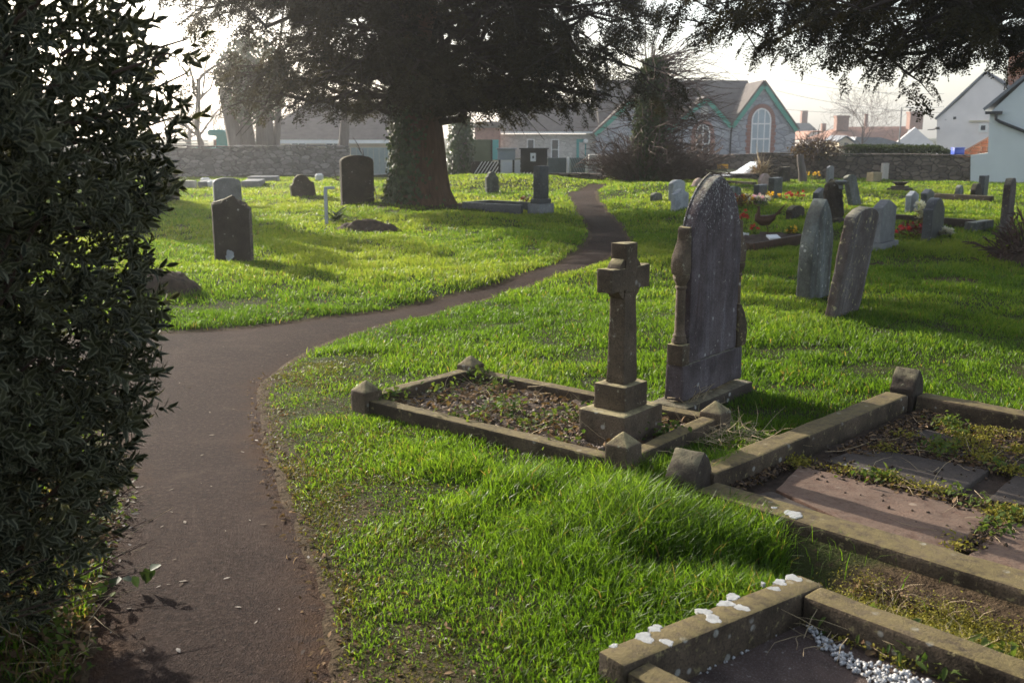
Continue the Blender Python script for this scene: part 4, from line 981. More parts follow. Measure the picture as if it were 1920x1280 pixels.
# main roof and lower wing
x0, z0 = F([(1125, 245)])[0]; x1, _ = F([(1436, 152)])[0]; zr = HY(1432, 151, YS+5)[2]
MB().add([(x0, .3, z0), (x1, .3, z0), (x1, 5, zr), (x0, 5, zr+.05), (x1, 9.7, z0), (x0, 9.7, z0)], [(0, 1, 2, 3), (3, 2, 4, 5), (0, 3, 5), (1, 4, 2), (0, 5, 4, 1)]).build('main_roof', M_ROOF, sc)
W = F([(928, eb), (928, 252), (1122, 252), (1122, eb)]); MB().prism(ccw(W), .6, 6).build('wing_wall', M_SCHOOLW, sc)
xa, za = F([(921, 247)])[0]; xb, _ = F([(1128, 247)])[0]; zr2 = HY(1000, 193, YS+4)[2]
MB().add([(xa, .25, za), (xb, .25, za), (xb, 4, zr2), (xa+1.2, 4, zr2), (xb, 7, za), (xa, 7, za), (xa, .25, za-.09), (xb, .25, za-.09), (xb, 7, za-.09), (xa, 7, za-.09)], [(0, 1, 2, 3), (3, 2, 4, 5), (0, 3, 5), (1, 4, 2), (0, 6, 7, 1), (6, 9, 8, 7), (5, 9, 6, 0), (1, 7, 8, 4), (4, 8, 9, 5)]).build('wing_roof', M_ROOF, sc)
MB().box(((xa+xb)/2, .2, za-.06), (xb-xa, .1, .1)).build('gutter', M_WHITEPAINT, sc)
def arched(parent, cx0, x0, x1, ysill, ytop, nbx, rows, brick, glass):
    a = HY(x0, ysill, YS); b = HY(x1, ytop, YS); w = b[0]-a[0]; h = b[2]-a[2]; cx_ = (a[0]+b[0])/2-ox; zb = a[2]; r = w/2; rz = min(r*1.25, h*.45); zs = zb+h-rz
    pl = [(cx_-r, zb), (cx_+r, zb)]+[(cx_+r*math.cos(t), zs+rz*math.sin(t)) for t in np.linspace(0, PI, 17)]
    g_ = MB().prism(pl[:1]+pl[1:], -.03, -.004).build('window', glass, parent)
    f = MB(); t = .085
    for i in range(17-1):
        t0, t1 = PI*i/16, PI*(i+1)/16
        f.prism(ccw([(cx_+r*math.cos(t0), zs+rz*math.sin(t0)), (cx_+r*math.cos(t1), zs+rz*math.sin(t1)), (cx_+(r-t)*math.cos(t1), zs+(rz-t)*math.sin(t1)), (cx_+(r-t)*math.cos(t0), zs+(rz-t)*math.sin(t0))]), -.07, -.031)
    for s in (-1, 1): f.prism(ccw([(cx_+s*r, zb), (cx_+s*(r-t), zb), (cx_+s*(r-t), zs), (cx_+s*r, zs)]), -.07, -.031)
    for i in range(1, nbx):
        x = -r+w*i/nbx; zt = zs+rz*math.sqrt(max(0, 1-(x/r)**2))-.05; f.box((cx_+x, -.05, (zb+zt)/2), (t*.75, .036, zt-zb))
    for k in rows: f.box((cx_, -.048, zb+h*k), (w-2*t if k else w, .034, t))
    f.build('frame', M_WHITEPAINT, g_)
    bt = .26; mb = MB()
    for i in range(22):
        t0, t1 = PI*i/22, PI*(i+.9)/22
        mb.prism(ccw([(cx_+(r+.01)*math.cos(t0), zs+(rz+.01)*math.sin(t0)), (cx_+(r+.01)*math.cos(t1), zs+(rz+.01)*math.sin(t1)), (cx_+(r+bt)*math.cos(t1), zs+(rz+bt)*math.sin(t1)), (cx_+(r+bt)*math.cos(t0), zs+(rz+bt)*math.sin(t0))]), -.05, -.003)
    nq = 9
    for k in range(nq):
        z_a = zb+(zs-zb)*k/nq; ww = bt+(.07 if k % 2 else 0)
        for s in (-1, 1): mb.prism(ccw([(cx_+s*(r+.01), z_a), (cx_+s*(r+ww), z_a), (cx_+s*(r+ww), z_a+(zs-zb)/nq*.94), (cx_+s*(r+.01), z_a+(zs-zb)/nq*.94)]), -.05, -.003)
    mb.build('brick_surround', brick, parent)
arched(sc, 0, 1406, 1447, 289, 203, 3, (0, .33, .66), M_BRICKTRIM, M_PALEGLASS)
arched(sc, 0, 1303, 1332, 291, 233, 2, (0, .36, .70), M_BRICKTRIM, M_GLASS)
for xx0, xx1, yy0, yy1 in ((988, 1002, 261, 300), (1033, 1048, 261, 300)):
    rect_window(sc, xx0, xx1, yy0, yy1, YS+.6, ox=ox, bars=(1, 2), oy=.6)
dr = MB(); a = HY(1081, 261, YS+.6); b = HY(1098, 320, YS+.6); dr.box(((a[0]+b[0])/2-ox, .57, (a[2]+b[2])/2), (b[0]-a[0], .05, a[2]-b[2])); d_ = dr.build('door', M_TEALPLASTIC, sc)
MB().box(((a[0]+b[0])/2-ox+.05, .54, (a[2]+b[2])/2+.1), ((b[0]-a[0])*.6, .01, (a[2]-b[2])*.7)).build('door_panel', M_SCHOOLW, d_)
lp = HY(1098, 265, YS+.4); MB().lathe([(.02, -.16), (.13, -.1), (.16, 0), (.13, .1), (.02, .16)], (lp[0]-ox, .35, lp[2]), 12).build('wall_lamp', M_WHITEPAINT, sc, smooth_=True)
p0 = F([(1372, 236)])[0]; MB().tube([(p0[0], -.12, p0[1]-.1), (p0[0]-.05, -.12, p0[1]-.4), (p0[0]-.06, -.12, -1)], .055, 8).build('downpipe', M_IRON, sc)
p0 = F([(1321, 212)])[0]; MB().prism(ccw([(p0[0]-.25, p0[1]-.45), (p0[0]+.25, p0[1]-.45)]+[(p0[0]+.25*math.cos(t), p0[1]+.1+.3*math.sin(t)) for t in np.linspace(0, PI, 9)]), -.05, -.004).build('plaque', M_SCHOOLW, sc)
# pink brick porch left of the wing
px_ = empty('brick_porch', (*HY(915, 300, 62)[:2], 0), 0, 'red brick porch with green door beside the low school wing', 'porch')
ox2 = HY(915, 300, 62)[0]
def F2(pts, Y, o): return ccw([(x-o, z) for x, z in facade(pts, Y)])
MB().prism(F2([(890, 345), (890, 238), (938, 238), (938, 345)], 62, ox2), 0, 2.5).build('wall', M_BRICKTRIM, px_)
MB().prism(F2([(886, 240), (944, 240), (935, 228), (893, 228)], 62, ox2), -.2, 2.6).build('roof', M_ROOF, px_)
MB().prism(F2([(919, 330), (919, 262), (935, 262), (935, 330)], 62, ox2), -.05, -.003).build('door', M_TEALPLASTIC, px_)

def gable_house(name, label, pts, Y, depth, wm, rm, roof_edges, t=.12, over=.2, cat='house', extra=None):
    o = HY(pts[0][0], 300, Y)[0]; e = empty(name, (o, Y, 0), 0, label, cat)
    MB().prism(F2(pts, Y, o), 0, depth).build('wall', wm, e)
    rf = MB()
    for p, q in roof_edges:
        p, q = [(x-o, z) for x, z in facade([p, q], Y)]; slab_roof(rf, p, q, -over, depth+over, t)
    if roof_edges: rf.build('roof', rm, e)
    return e, o
def angled_house(name, label, pts, O, r, depth, wm, rm, roof_edges, t=.1, over=.1, cat='house'):
    """gable house turned by r: its front stands in the vertical plane through O"""
    O = np.array(O); ax = np.array([math.cos(r), -math.sin(r), 0]); nn_ = np.array([math.sin(r), math.cos(r), 0])
    def cv(px, py, off=0.0):
        d = ray(px, py); k = (nn_@(O+nn_*off-np.array([0, 0, CAMH])))/(nn_@d); p = np.array([0, 0, CAMH])+d*k
        return (float(ax@(p-O)), float(p[2]))
    e = empty(name, (O[0], O[1], 0), -r, label, cat)
    MB().prism(ccw([cv(*p) for p in pts]), 0, depth).build('wall', wm, e)
    rf = MB()
    for p, q in roof_edges: slab_roof(rf, cv(*p), cv(*q), -over, depth+over, t)
    rf.build('roof', rm, e); return e, cv
e, cv = angled_house('white_house', 'tall white rendered house with steep plain gable behind the pale blue one', [(1753, 345), (1757, 223), (1800, 186), (1849, 138), (1960, 215), (1960, 345)], HY(1757, 300, 50)[:2].tolist()+[0], R(30), 8, M_RENDERW, M_SLATE, [((1755, 225), (1849, 137)), ((1849, 137), (1965, 217))], .1, .08)
def win(e, cv, x0, x1, y0, y1):
    a = cv(x0, y0); b = cv(x1, y1); w = b[0]-a[0]; h = a[1]-b[1]; c = ((a[0]+b[0])/2, (a[1]+b[1])/2); t = .09
    wi = MB().box((c[0], -.014, c[1]), (w-.01, .02, h-.01)).build('window', M_GLASS, e); f = MB()
    for s_ in (-1, 1): f.box((c[0]+s_*(w/2-t/2), -.04, c[1]), (t, .05, h)); f.box((c[0], -.0405, c[1]+s_*(h/2-t/2)), (w-2*t, .05, t))
    f.build('frame', M_WHITEPAINT, wi); MB().box((c[0]-.1, -.05, c[1]+h/2+.12), (w+.7, .1, .07)).build('lintel', M_CREAMWALL, e)
win(e, cv, 1836, 1851, 232, 248)
a = cv(1905, 128); MB().box((a[0], 3, a[1]-.6), (1.1, .8, 3.0)).build('chimney', M_BRICK, e)
e, cv = angled_house('pale_blue_house', 'pale blue white rendered house with dark eaves at the churchyard edge', [(1819, 360), (1820, 291), (1852, 287), (1856, 212), (1925, 148), (2060, 30), (2300, 250), (2300, 372)], HY(1819, 350, 33.2)[:2].tolist()+[0], R(31), 7, M_RENDERB, M_SLATE, [((1847, 208), (1926, 143)), ((1926, 143), (2062, 26))], .09, .12)
fa, fb = cv(1848, 210), cv(1880, 209)
MB().box(((fa[0]+fb[0])/2, -.08, fa[1]-.03), (fb[0]-fa[0], .13, .09)).build('gutter', M_IRON, e)
MB().tube([(q[0], -.1, q[1]) for q in (cv(*p) for p in ((1868, 212), (1868, 224), (1876, 229), (1922, 247), (1990, 272), (1992, 340)))], .05, 8).build('downpipe', M_IRON, e, smooth_=True)
e, cv = angled_house('brick_outbuilding', 'orange brick lean to between the two pale houses', [(1795, 350), (1795, 293), (1851, 259), (1890, 240), (1890, 350)], HY(1795, 340, 36.5)[:2].tolist()+[0], R(28), 3, M_BRICK, M_REDROOF, [((1791, 295), (1892, 238))], .05, .08, 'outbuilding')
o_ = MB().box((0, 0, .0), (.34, .3, .2)).box((0, 0, .118), (.38, .34, .03)).build('plastic_box', M_BLUEPL, None, bevel=.02); w_ = HY(1793, 285, 34.1); o_.location = (w_[0], 34.0, 1.10); tag(o_, 'blue plastic box resting on top of the dark rubble wall', 'box')
# far cottage with two chimneys
YC = 105; o = HY(1620, 300, YC)[0]; e = empty('cottage', (o, YC, 0), 0, 'far cottage with red brown roof and a brick chimney at each end', 'cottage')
MB().prism(F2([(1545, 330), (1545, 266), (1752, 266), (1752, 330)], YC, o), 0.3, 8).build('wall', M_RENDERW, e)
A = [HY(x, y, Y)-np.array([o, YC, 0]) for x, y, Y in ((1548, 262, YC), (1692, 270, YC), (1706, 237, YC+4), (1572, 238, YC+4))]
MB().add([tuple(p) for p in A]+[(A[1][0], 8, A[1][2]), (A[0][0], 8, A[0][2])], [(0, 1, 2, 3), (3, 2, 4, 5), (0, 3, 5), (1, 4, 2), (0, 5, 4, 1)]).build('roof', M_REDROOF, e)
MB().prism(F2([(1676, 282), (1680, 268), (1716, 239), (1754, 272), (1754, 330), (1676, 330)], YC-.5, o), -.5, -.2).build('gable', M_RENDERW, e)
for x0, x1, y0, y1 in ((1567, 1588, 219, 245), (1704, 1726, 212, 243)):
    a = HY(x0, y0, YC+3); b = HY(x1, y1, YC+3); c = MB(); c.box(((a[0]+b[0])/2-o, 3, (a[2]+b[2])/2), (b[0]-a[0], 1, a[2]-b[2])).box(((a[0]+b[0])/2-o, 3, a[2]+.01), ((b[0]-a[0])*1.12, 1.15, .22)).build('chimney', M_CHIM, e)
a = HY(1626, 214, YC+4); MB().lathe([(.2, a[2]-1.3), (.2, a[2]-.1), (.26, a[2])], (a[0]-o, 4.2, 0), 10).build('chimney_pot', M_CHIM, e)
# cream shed
YD = 70; o = HY(1588, 300, YD)[0]; e = empty('garden_shed', (o, YD, 0), 0, 'small cream gabled shed with grey roof behind the clipped hedge', 'shed')
MB().prism(F2([(1573, 330), (1573, 265), (1586, 257), (1600, 267), (1600, 330)], YD, o), 0, 3).build('wall', M_CREAMWALL, e)
rf = MB(); 
for p, q in (((1571, 266), (1586, 256)), ((1586, 256), (1603, 268))):
    p, q = [(x-o, z) for x, z in facade([p, q], YD)]; slab_roof(rf, p, q, -.15, 3.1, .08)
rf.build('roof', M_SLATE, e); MB().prism(F2([(1583, 283), (1583, 268), (1590, 268), (1590, 283)], YD, o), -.04, -.003).build('window', M_GLASS, e)
YD2 = 76; o = HY(1640, 300, YD2)[0]; e = empty('long_shed', (o, YD2, 0), 0, 'long low shed with pale grey roof beside the cream one', 'shed')
MB().prism(F2([(1600, 330), (1600, 270), (1694, 272), (1694, 330)], YD2, o), 0, 4).build('wall', M_DARKST, e)
MB().prism(F2([(1598, 270), (1604, 257), (1650, 258), (1697, 271)], YD2, o), -.2, 4).build('roof', M_SLATE, e)
# far blue grey houses
YF = 140; o = HY(1505, 300, YF)[0]; e = empty('far_house', (o, YF, 0), 0, 'hazy distant house with tall thin chimney beside the school gable', 'house')
MB().prism(F2([(1460, 330), (1460, 250), (1535, 250), (1535, 330)], YF, o), 0, 8).build('wall', M_RENDERW, e)
MB().prism(F2([(1455, 252), (1484, 231), (1516, 231), (1540, 252)], YF, o), -.3, 8).build('roof', M_SLATE, e)
a = HY(1510, 214, YF); b = HY(1520, 234, YF); MB().box(((a[0]+b[0])/2-o, 2, (a[2]+b[2])/2), (b[0]-a[0], .8, a[2]-b[2]+1)).build('chimney', M_CHIM, e)
for s in (-.2, .2): MB().lathe([(.1, a[2]-.1), (.09, a[2]+.45)], ((a[0]+b[0])/2-o+s, 2, 0), 8).build('chimney_pot', M_CHIM, e)
e, o = gable_house('far_house', 'hazy distant red roofed house with small square chimney near the cottage', [(1512, 330), (1512, 262), (1520, 250), (1562, 248), (1572, 266), (1572, 330)], 120, 8, M_RENDERW, M_REDROOF, [((1510, 263), (1520, 249)), ((1520, 249), (1562, 247)), ((1562, 247), (1574, 267))], .15, .2)
a = HY(1554, 233, 120); MB().box((a[0]-o, 2, a[2]-.5), (.5, .5, 1.2)).build('chimney', M_CHIM, e)
# bungalow behind the left trees
YB = 58; o = HY(620, 300, YB)[0]; e = empty('bungalow', (o, YB, 0), 0, 'hazy bungalow with broad grey roof behind the stone wall and trees', 'bungalow')
MB().prism(F2([(490, 345), (490, 262), (740, 262), (740, 345)], YB, o), .5, 9).build('wall', M_CREAMWALL, e)
z0 = HY(620, 262, YB)[2]; zr = HY(620, 190, YB+4.5)[2]; xa = HY(478, 262, YB)[0]-o; xb = HY(765, 262, YB)[0]-o
MB().add([(xa, 0, z0), (xb, 0, z0), (xb-1.6, 4.5, zr), (xa+2.2, 4.5, zr), (xb, 9.5, z0), (xa, 9.5, z0)], [(0, 1, 2, 3), (3, 2, 4, 5), (0, 3, 5), (1, 4, 2), (0, 5, 4, 1)]).build('roof', M_ROOF, e)
MB().box(((xa+xb)/2, -.03, z0-.12), (xb-xa, .05, .2)).build('fascia', M_WHITEPAINT, e)
rect_window(e, 545, 575, 266, 285, YB+.5, ox=o, bars=(2, 1), oy=.5); rect_window(e, 610, 640, 266, 285, YB+.5, ox=o, bars=(2, 1), oy=.5)
# teal flatbed truck behind the wall
YT = 46; o = HY(418, 300, YT)[0]; e = empty('flatbed_truck', (o, YT, 0), 0, 'teal truck cab with low flat bed seen over the stone wall', 'truck'); zt = HY(418, 243, YT)[2]
MB().prism([(-.42, .4), (.62, .4), (.60, zt*.55), (.45, zt*.93), (.25, zt), (-.32, zt), (-.42, zt*.95), (-.40, zt*.86), (-.05, zt*.84), (-.05, zt*.58), (-.42, zt*.56)], -.75, .75).build('cab', M_TEALPLASTIC, e, bevel=.05)
MB().prism([(-1.9, .5), (-.425, .5), (-.425, zt*.60), (-1.9, zt*.54)], -.8, .8).build('bed', M_TEALPLASTIC, e, bevel=.03)
MB().box((-.22, 0, zt*.67), (.2, .5, .34)).build('seat', M_BRICKTRIM, e, bevel=.03)
mb = MB()
for z in (.66, .73): mb.tube([(-1.9, -.7, zt*z), (-.42, -.7, zt*z)], .025, 6)
mb.build('side_rail', M_GREYFENCE, e)
for x in (-1.4, .15):
    for y in (-.7, .7):
        w_ = MB().lathe([(.1, -.1), (.38, -.1), (.4, 0), (.38, .1), (.1, .1)], (0, 0, 0), 16).build('wheel', M_RUBBER, e, smooth_=True); w_.location = (x, y, .4); w_.rotation_euler = (PI/2, 0, 0)
# street lamp, cables
a = HY(1691, 202, 95); l = MB(); l.tube([(0, 0, -1), (0, 0, a[2]), (.4, 0, a[2]+.05), (.85, 0, a[2]-.02)], [.09, .06, .05, .04], 8)
e = empty('street_lamp', (a[0], 95, 0), 0, 'slim street lamp post rising between the cottage chimneys', 'street lamp'); l.build('pole', M_GRANITE, e); MB().box((.95, 0, a[2]-.04), (.5, .16, .12)).build('lamp_head', M_GRANITE, e, bevel=.03)
for i, (p, q, lab) in enumerate([((1470, 128), (1770, 190), 'uppermost thin power cable sloping to the white house'), ((1470, 150), (1770, 176), 'second thin power cable crossing the sky above the cottage'), ((1470, 205), (1770, 200), 'lowest thin power cable crossing just above the chimneys'), ((1455, 170), (1770, 212), 'thin power cable crossing below the steep one')]):
    a = HY(*p, 62.0-i*.3); b = HY(*q, 52.0); pts = [(a*(1-f)+b*f)-np.array([0, 0, .5*4*f*(1-f)*.5]) for f in np.linspace(0, 1, 14)]
    a2 = a+(a-b)*.02; tag(MB().tube([tuple(p_) for p_ in pts], .010, 4).build('power_cable', M_GRANITE, None), lab, 'cable', 'power cables over the road')
# small window light fixtures on the white house
for i, (px, py, lab) in enumerate([(1785, 224, 'upper'), (1752, 243, 'lower')]):
    a = HY(px, py, 49.8); mb = MB(); mb.tube([(0, .2, 0), (0, -.05, .02), (.1, -.1, .08), (.22, -.1, .02)], .03, 5); mb.box((.1, -.1, .06), (.16, .1, .12)); mb.tube([(0, 0, 0), (-.3, .1, -.02)], .02, 4)
    ob = mb.build('wall_fixture', M_IRON, None); ob.location = a; tag(ob, f'small dark bracket fixed to the white house, {lab} of the pair', 'bracket', 'wall brackets')
# ------------------------------------------------------------------ vegetation helpers
def basis(D, roll=None, up=(0, 0, 1)):
    D = D/np.linalg.norm(D, axis=1, keepdims=True)
    U = np.broadcast_to(np.array(up, float), D.shape)
    S = np.cross(U, D); n = np.linalg.norm(S, axis=1, keepdims=True); S = np.where(n < 1e-3, np.array([1., 0, 0]), S/np.maximum(n, 1e-3))
    T = np.cross(D, S)
    if roll is not None:
        c, s = np.cos(roll)[:, None], np.sin(roll)[:, None]; S, T = S*c+T*s, T*c-S*s
    return np.stack([D, S, T], -1)           # columns: x along D, y side, z up
def scatter(TV, TQ, pos, B, sc):
    n, k = len(pos), len(TV)
    V = np.einsum('nij,kj->nki', B, TV)*np.asarray(sc).reshape(-1, 1, 1)+pos[:, None, :]
    Q = (TQ[None]+(np.arange(n)*k)[:, None, None]).reshape(-1, 4)
    return V.reshape(-1, 3), Q
def leaf_tpl(L, W, fold=.25, bend=.15):
    """elongated leaf, 2x3 quads, with an edge attribute (0 mid rib, 1 margin)"""
    xs = [0, .32, .68, 1.0]; ws = [.12, 1, .8, .04]; V = []; E = []
    for x, w in zip(xs, ws):
        zb = -bend*x*x*L
        V += [(x*L, -w*W/2, zb+fold*w*W/2), (x*L, 0, zb), (x*L, w*W/2, zb+fold*w*W/2)]; E += [1, 0, 1]
    Q = []
    for i in range(3): Q += [(i*3, i*3+3, i*3+4, i*3+1), (i*3+1, i*3+4, i*3+5, i*3+2)]
    return np.array(V), np.array(Q), np.array(E, float)
def merge(parts):
    V = []; Q = []; n = 0
    for v, q in parts: V.append(v); Q.append(q+n); n += len(v)
    return np.vstack(V), np.vstack(Q)
def rnd_dirs(n, g=rng):
    v = g.normal(size=(n, 3)); return v/np.linalg.norm(v, axis=1, keepdims=True)

# yew spray template: a drooping twig with needle clusters either side, along +x
def yew_spray(L=.5, n=15, seed=0, lw=.016, ll=.075):
    g = np.random.default_rng(seed); V = []; Q = []
    def quad(p, d, w, nrm):
        s = np.cross(d, nrm); s /= np.linalg.norm(s)+1e-9; L_ = np.linalg.norm(d); b = len(V)
        V.extend([p, p+d*.45+s*w, p+d, p+d*.45-s*w]); Q.append((b, b+1, b+2, b+3))
    def twig(p0, d0, L, n, lvl):
        for i in range(n):
            f = (i+.5)/n; p = p0+d0*L*f+np.array([0, 0, -.28*L*f*f]); t = d0+np.array([0, 0, -.56*f]); t /= np.linalg.norm(t)
            side = np.cross(t, [0, 0, 1]); side /= np.linalg.norm(side)+1e-9
            for s in (-1, 1):
                if lvl == 0 and i in (2, 4, 6, 8) and g.random() < .85:
                    twig(p, t*.75+side*s*.7, L*.55*(1-f*.5), 6, 1)
                d = t*.55+side*s*.85+g.normal(size=3)*.22; d = d/np.linalg.norm(d)*ll*(1-.4*f)*g.uniform(.7, 1.2)
                quad(p, d, lw*g.uniform(.7, 1.2), np.array([0, 0, 1.])+g.normal(size=3)*.4)
        quad(p0+np.array([0, 0, .0]), d0*L*.5+np.array([0, 0, -.05*L]), .004, np.array([0, 0, 1.]))
    twig(np.zeros(3), np.array([1., 0, 0]), L, n, 0)
    return np.array(V), np.array(Q)
SPR = [yew_spray(.5, 10, s) for s in range(5)]

def limb_path(p0, p1, n=7, sag=.3, wob=.12, g=rng):
    P = [p0+(p1-p0)*f+np.array([0, 0, 4*sag*f*(1-f)]) for f in np.linspace(0, 1, n)]
    L = np.linalg.norm(p1-p0)
    for i in range(1, n-1): P[i] = P[i]+g.normal(size=3)*wob*L*.12
    return P
def along(P, f):
    P = np.array(P); k = len(P)-1; u = min(f*k, k-1e-6); i = int(u); w = u-i
    return P[i]*(1-w)+P[i+1]*w, (P[i+1]-P[i])/np.linalg.norm(P[i+1]-P[i])
def foliage_on(limbs, sub_n, spray_n, sub_len, g, fmin=.25, drop=-.15, sc=(.8, 1.35), hang=.45):
    """secondary branches fanned along each limb, sprays along those"""
    pos = []; D = []; subs = []
    for P in limbs:
        L = np.linalg.norm(P[-1]-P[0])
        for j in range(sub_n):
            f = fmin+(1-fmin)*(j+g.random())/sub_n; p, t = along(P, f)
            side = np.cross(t, [0, 0, 1]); side /= np.linalg.norm(side)+1e-9
            s = 1 if j % 2 else -1
            d = t*.7+side*s*g.uniform(.35, 1.0)+np.array([0, 0, drop+g.normal()*.18]); d /= np.linalg.norm(d)
            sl = sub_len*g.uniform(.55, 1.2)*(1.15-.5*f)
            q = p+d*sl+np.array([0, 0, -.12*sl*sl]); S = [p, (p+q)/2+np.array([0, 0, .06*sl]), q]; subs.append(S)
            for k in range(spray_n):
                ff = (k+g.random())/spray_n; pp, tt = along(S, ff)
                sd = np.cross(tt, [0, 0, 1]); sd /= np.linalg.norm(sd)+1e-9
                dd = tt*.8+sd*g.normal()*.65+np.array([0, 0, -hang*g.random()+.12]); pos.append(pp+g.normal(size=3)*.06); D.append(dd)
    return np.array(pos), np.array(D), subs
def yew_foliage(name, pos, D, parent, g, sc=(.75, 1.3), m=None):
    parts = []; rn = []
    idx = g.integers(0, len(SPR), len(pos))
    o = np.array(parent.location)
    for k in range(len(SPR)):
        s = idx == k
        if not s.any(): continue
        TV, TQ = SPR[k]; v, q = scatter(TV, TQ, pos[s]-o, basis(D[s], g.normal(size=s.sum())*.5), g.uniform(*sc, s.sum()))
        parts.append((v, q)); r = np.repeat(np.clip(g.normal(.45, .22, s.sum()), 0, 1), len(TV)); rn.append(np.clip(r+g.normal(size=len(r))*.08, 0, 1))
    V, Q = merge(parts)
    return link(name, fastmesh(name, V, Q, None, {'rnd': np.concatenate(rn)}), m or M_YEW, parent)
def trunk_mesh(name, prof, parent, m, lobes=7, amp=.12, seed=0, sides=40):
    """fluted trunk; prof = [(z, radius, dx, dy)]"""
    mb = MB(); vs = []; fs = []; n = len(prof)
    for i, (z, r, dx, dy) in enumerate(prof):
        for k in range(sides):
            w = 2*PI*k/sides; a = amp*(math.sin(lobes*w+seed+z*.35)+.5*math.sin((lobes*2-1)*w+2*seed-z*.6)+.5*math.sin(3*w+z*.8+seed))
            vs.append((dx+r*(1+a)*math.cos(w), dy+r*(1+a)*math.sin(w), z))
    for i in range(n-1):
        for k in range(sides):
            k2 = (k+1) % sides; fs.append((i*sides+k, i*sides+k2, (i+1)*sides+k2, (i+1)*sides+k))
    fs.append(tuple(range((n-1)*sides, n*sides)))
    return mb.add(vs, fs).build(name, m, parent, smooth_=True, sharp=80)
def tubes(name, polys, r0, r1, m, parent, sides=5):
    mb = MB()
    for P, a, b in zip(polys, r0, r1):
        n = len(P); mb.tube([tuple(p) for p in P], [a+(b-a)*i/(n-1) for i in range(n)], sides, cap=False)
    return mb.build(name, m, parent, smooth_=True, sharp=90)

# ---- the great yew
def ivy_on(name, parent, pts, nrm, size, g):
    TV, TQ, TE = leaf_tpl(1, .85, .15, .3)
    d = np.array([0, 0, -1.])+nrm*.55+g.normal(size=pts.shape)*.4
    up = nrm+g.normal(size=nrm.shape)*.35
    D = d/np.linalg.norm(d, axis=1, keepdims=True)
    S = np.cross(up, D); S /= np.linalg.norm(S, axis=1, keepdims=True); T = np.cross(D, S)
    B = np.stack([D, S, T], -1)
    V, Q = scatter(TV, TQ, pts, B, size*g.uniform(.6, 1.3, len(pts)))
    return link(name, fastmesh(name, V, Q, None, {'rnd': np.repeat(g.random(len(pts)), len(TV))}), M_IVY, parent)
def great_yew():
    g = np.random.default_rng(21)
    x, y = -2.08, 22.9; z = tzf(x, y)
    e = empty('yew_tree', (x, y, z), 0, 'great dark spreading yew with thick ivy clad trunk beside the winding path', 'tree')
    trunk_mesh('trunk', [(-.2, .86, 0, 0), (.05, .72, 0, 0), (.3, .61, 0, 0), (.7, .545, 0, 0), (1.3, .50, 0, 0), (2, .47, -.03, 0), (2.7, .46, -.05, 0), (3.6, .42, 0, 0), (5, .38, .1, 0), (7, .2, .1, .1), (8.6, .06, .1, 0)], e, M_YEWBARK, 9, .07, 1)
    base = np.array([x, y, z]); limbs = []; rr = []
    for i in range(140):
        az = i*2.39996+g.normal()*.25
        f = (i+.5)/140
        h0 = 1.9+5.6*f
        # crown outline: widest at 3.5-5 m
        rad = 5.35*math.sqrt(max(.05, 1-((h0-3.2)/6.4)**2)) if h0 > 3.2 else 5.3-(3.2-h0)*.55
        rad *= g.uniform(.74, 1.06)
        a_ = math.atan2(math.sin(az), math.cos(az)); nl_ = max(0, math.cos(a_-R(-118)))**1.5
        q_ = min(1, max(0, (h0-3.4)/1.2)); rad *= 1+nl_*(-.42*(1-q_)+.24*q_)
        end_h = h0+g.uniform(.0, .9)-(.3 if h0 < 3.4 else 0)+.1*f
        end_h = max(end_h, 2.35+.12*g.normal())
        p0 = base+np.array([.25*math.cos(az), .25*math.sin(az), h0-z]); p1 = base+np.array([rad*math.cos(az), rad*math.sin(az), end_h])
        limbs.append(limb_path(p0, p1, 7, .28, .5, g)); rr.append(.10*(1-.6*f))
    pos, D, subs = foliage_on(limbs, 11, 8, 1.5, g, .18, -.1, hang=.6)
    hole = vnoise(np.arctan2(pos[:, 1]-y, pos[:, 0]-x)*5.5+40, pos[:, 2]*1.6, 1.0, 13)*.5+vnoise(pos[:, 0]+30, pos[:, 2]*1.8+pos[:, 1]*.25, .6, 14)*.5
    lf = sstep(-.5, -2.0, pos[:, 0]-x); keep = ((hole > .49) | (pos[:, 2] > 4.9)) & ((pos[:, 2] > 2.62+.2*lf+.22*g.normal(size=len(pos))) | ((g.random(len(pos)) < .10) & (pos[:, 2] > 2.2))); pos, D = pos[keep], D[keep]
    yew_foliage('crown', pos, D, e, g)
    tubes('limbs', [[p-base for p in P] for P in limbs]+[[p-base for p in S] for S in subs], rr+[.016]*len(subs), [.012]*len(limbs)+[.005]*len(subs), M_LIMB, e, 5)
    # ivy up the sunny side of the trunk
    n = 5200; w = PI+.35+g.normal(size=n)*.62; h = g.random(n)**.9*3.6; r = np.interp(h, [0, .3, .7, 1.3, 2, 2.7, 3.6], [.76, .63, .56, .52, .49, .48, .44])+.02+np.abs(g.normal(size=n))*.07
    pts = np.stack([r*np.cos(w), r*np.sin(w), h], -1); nrm = np.stack([np.cos(w), np.sin(w), 0*w], -1)
    ivy_on('ivy', e, pts, nrm, .085, g)
    return e
great_yew()
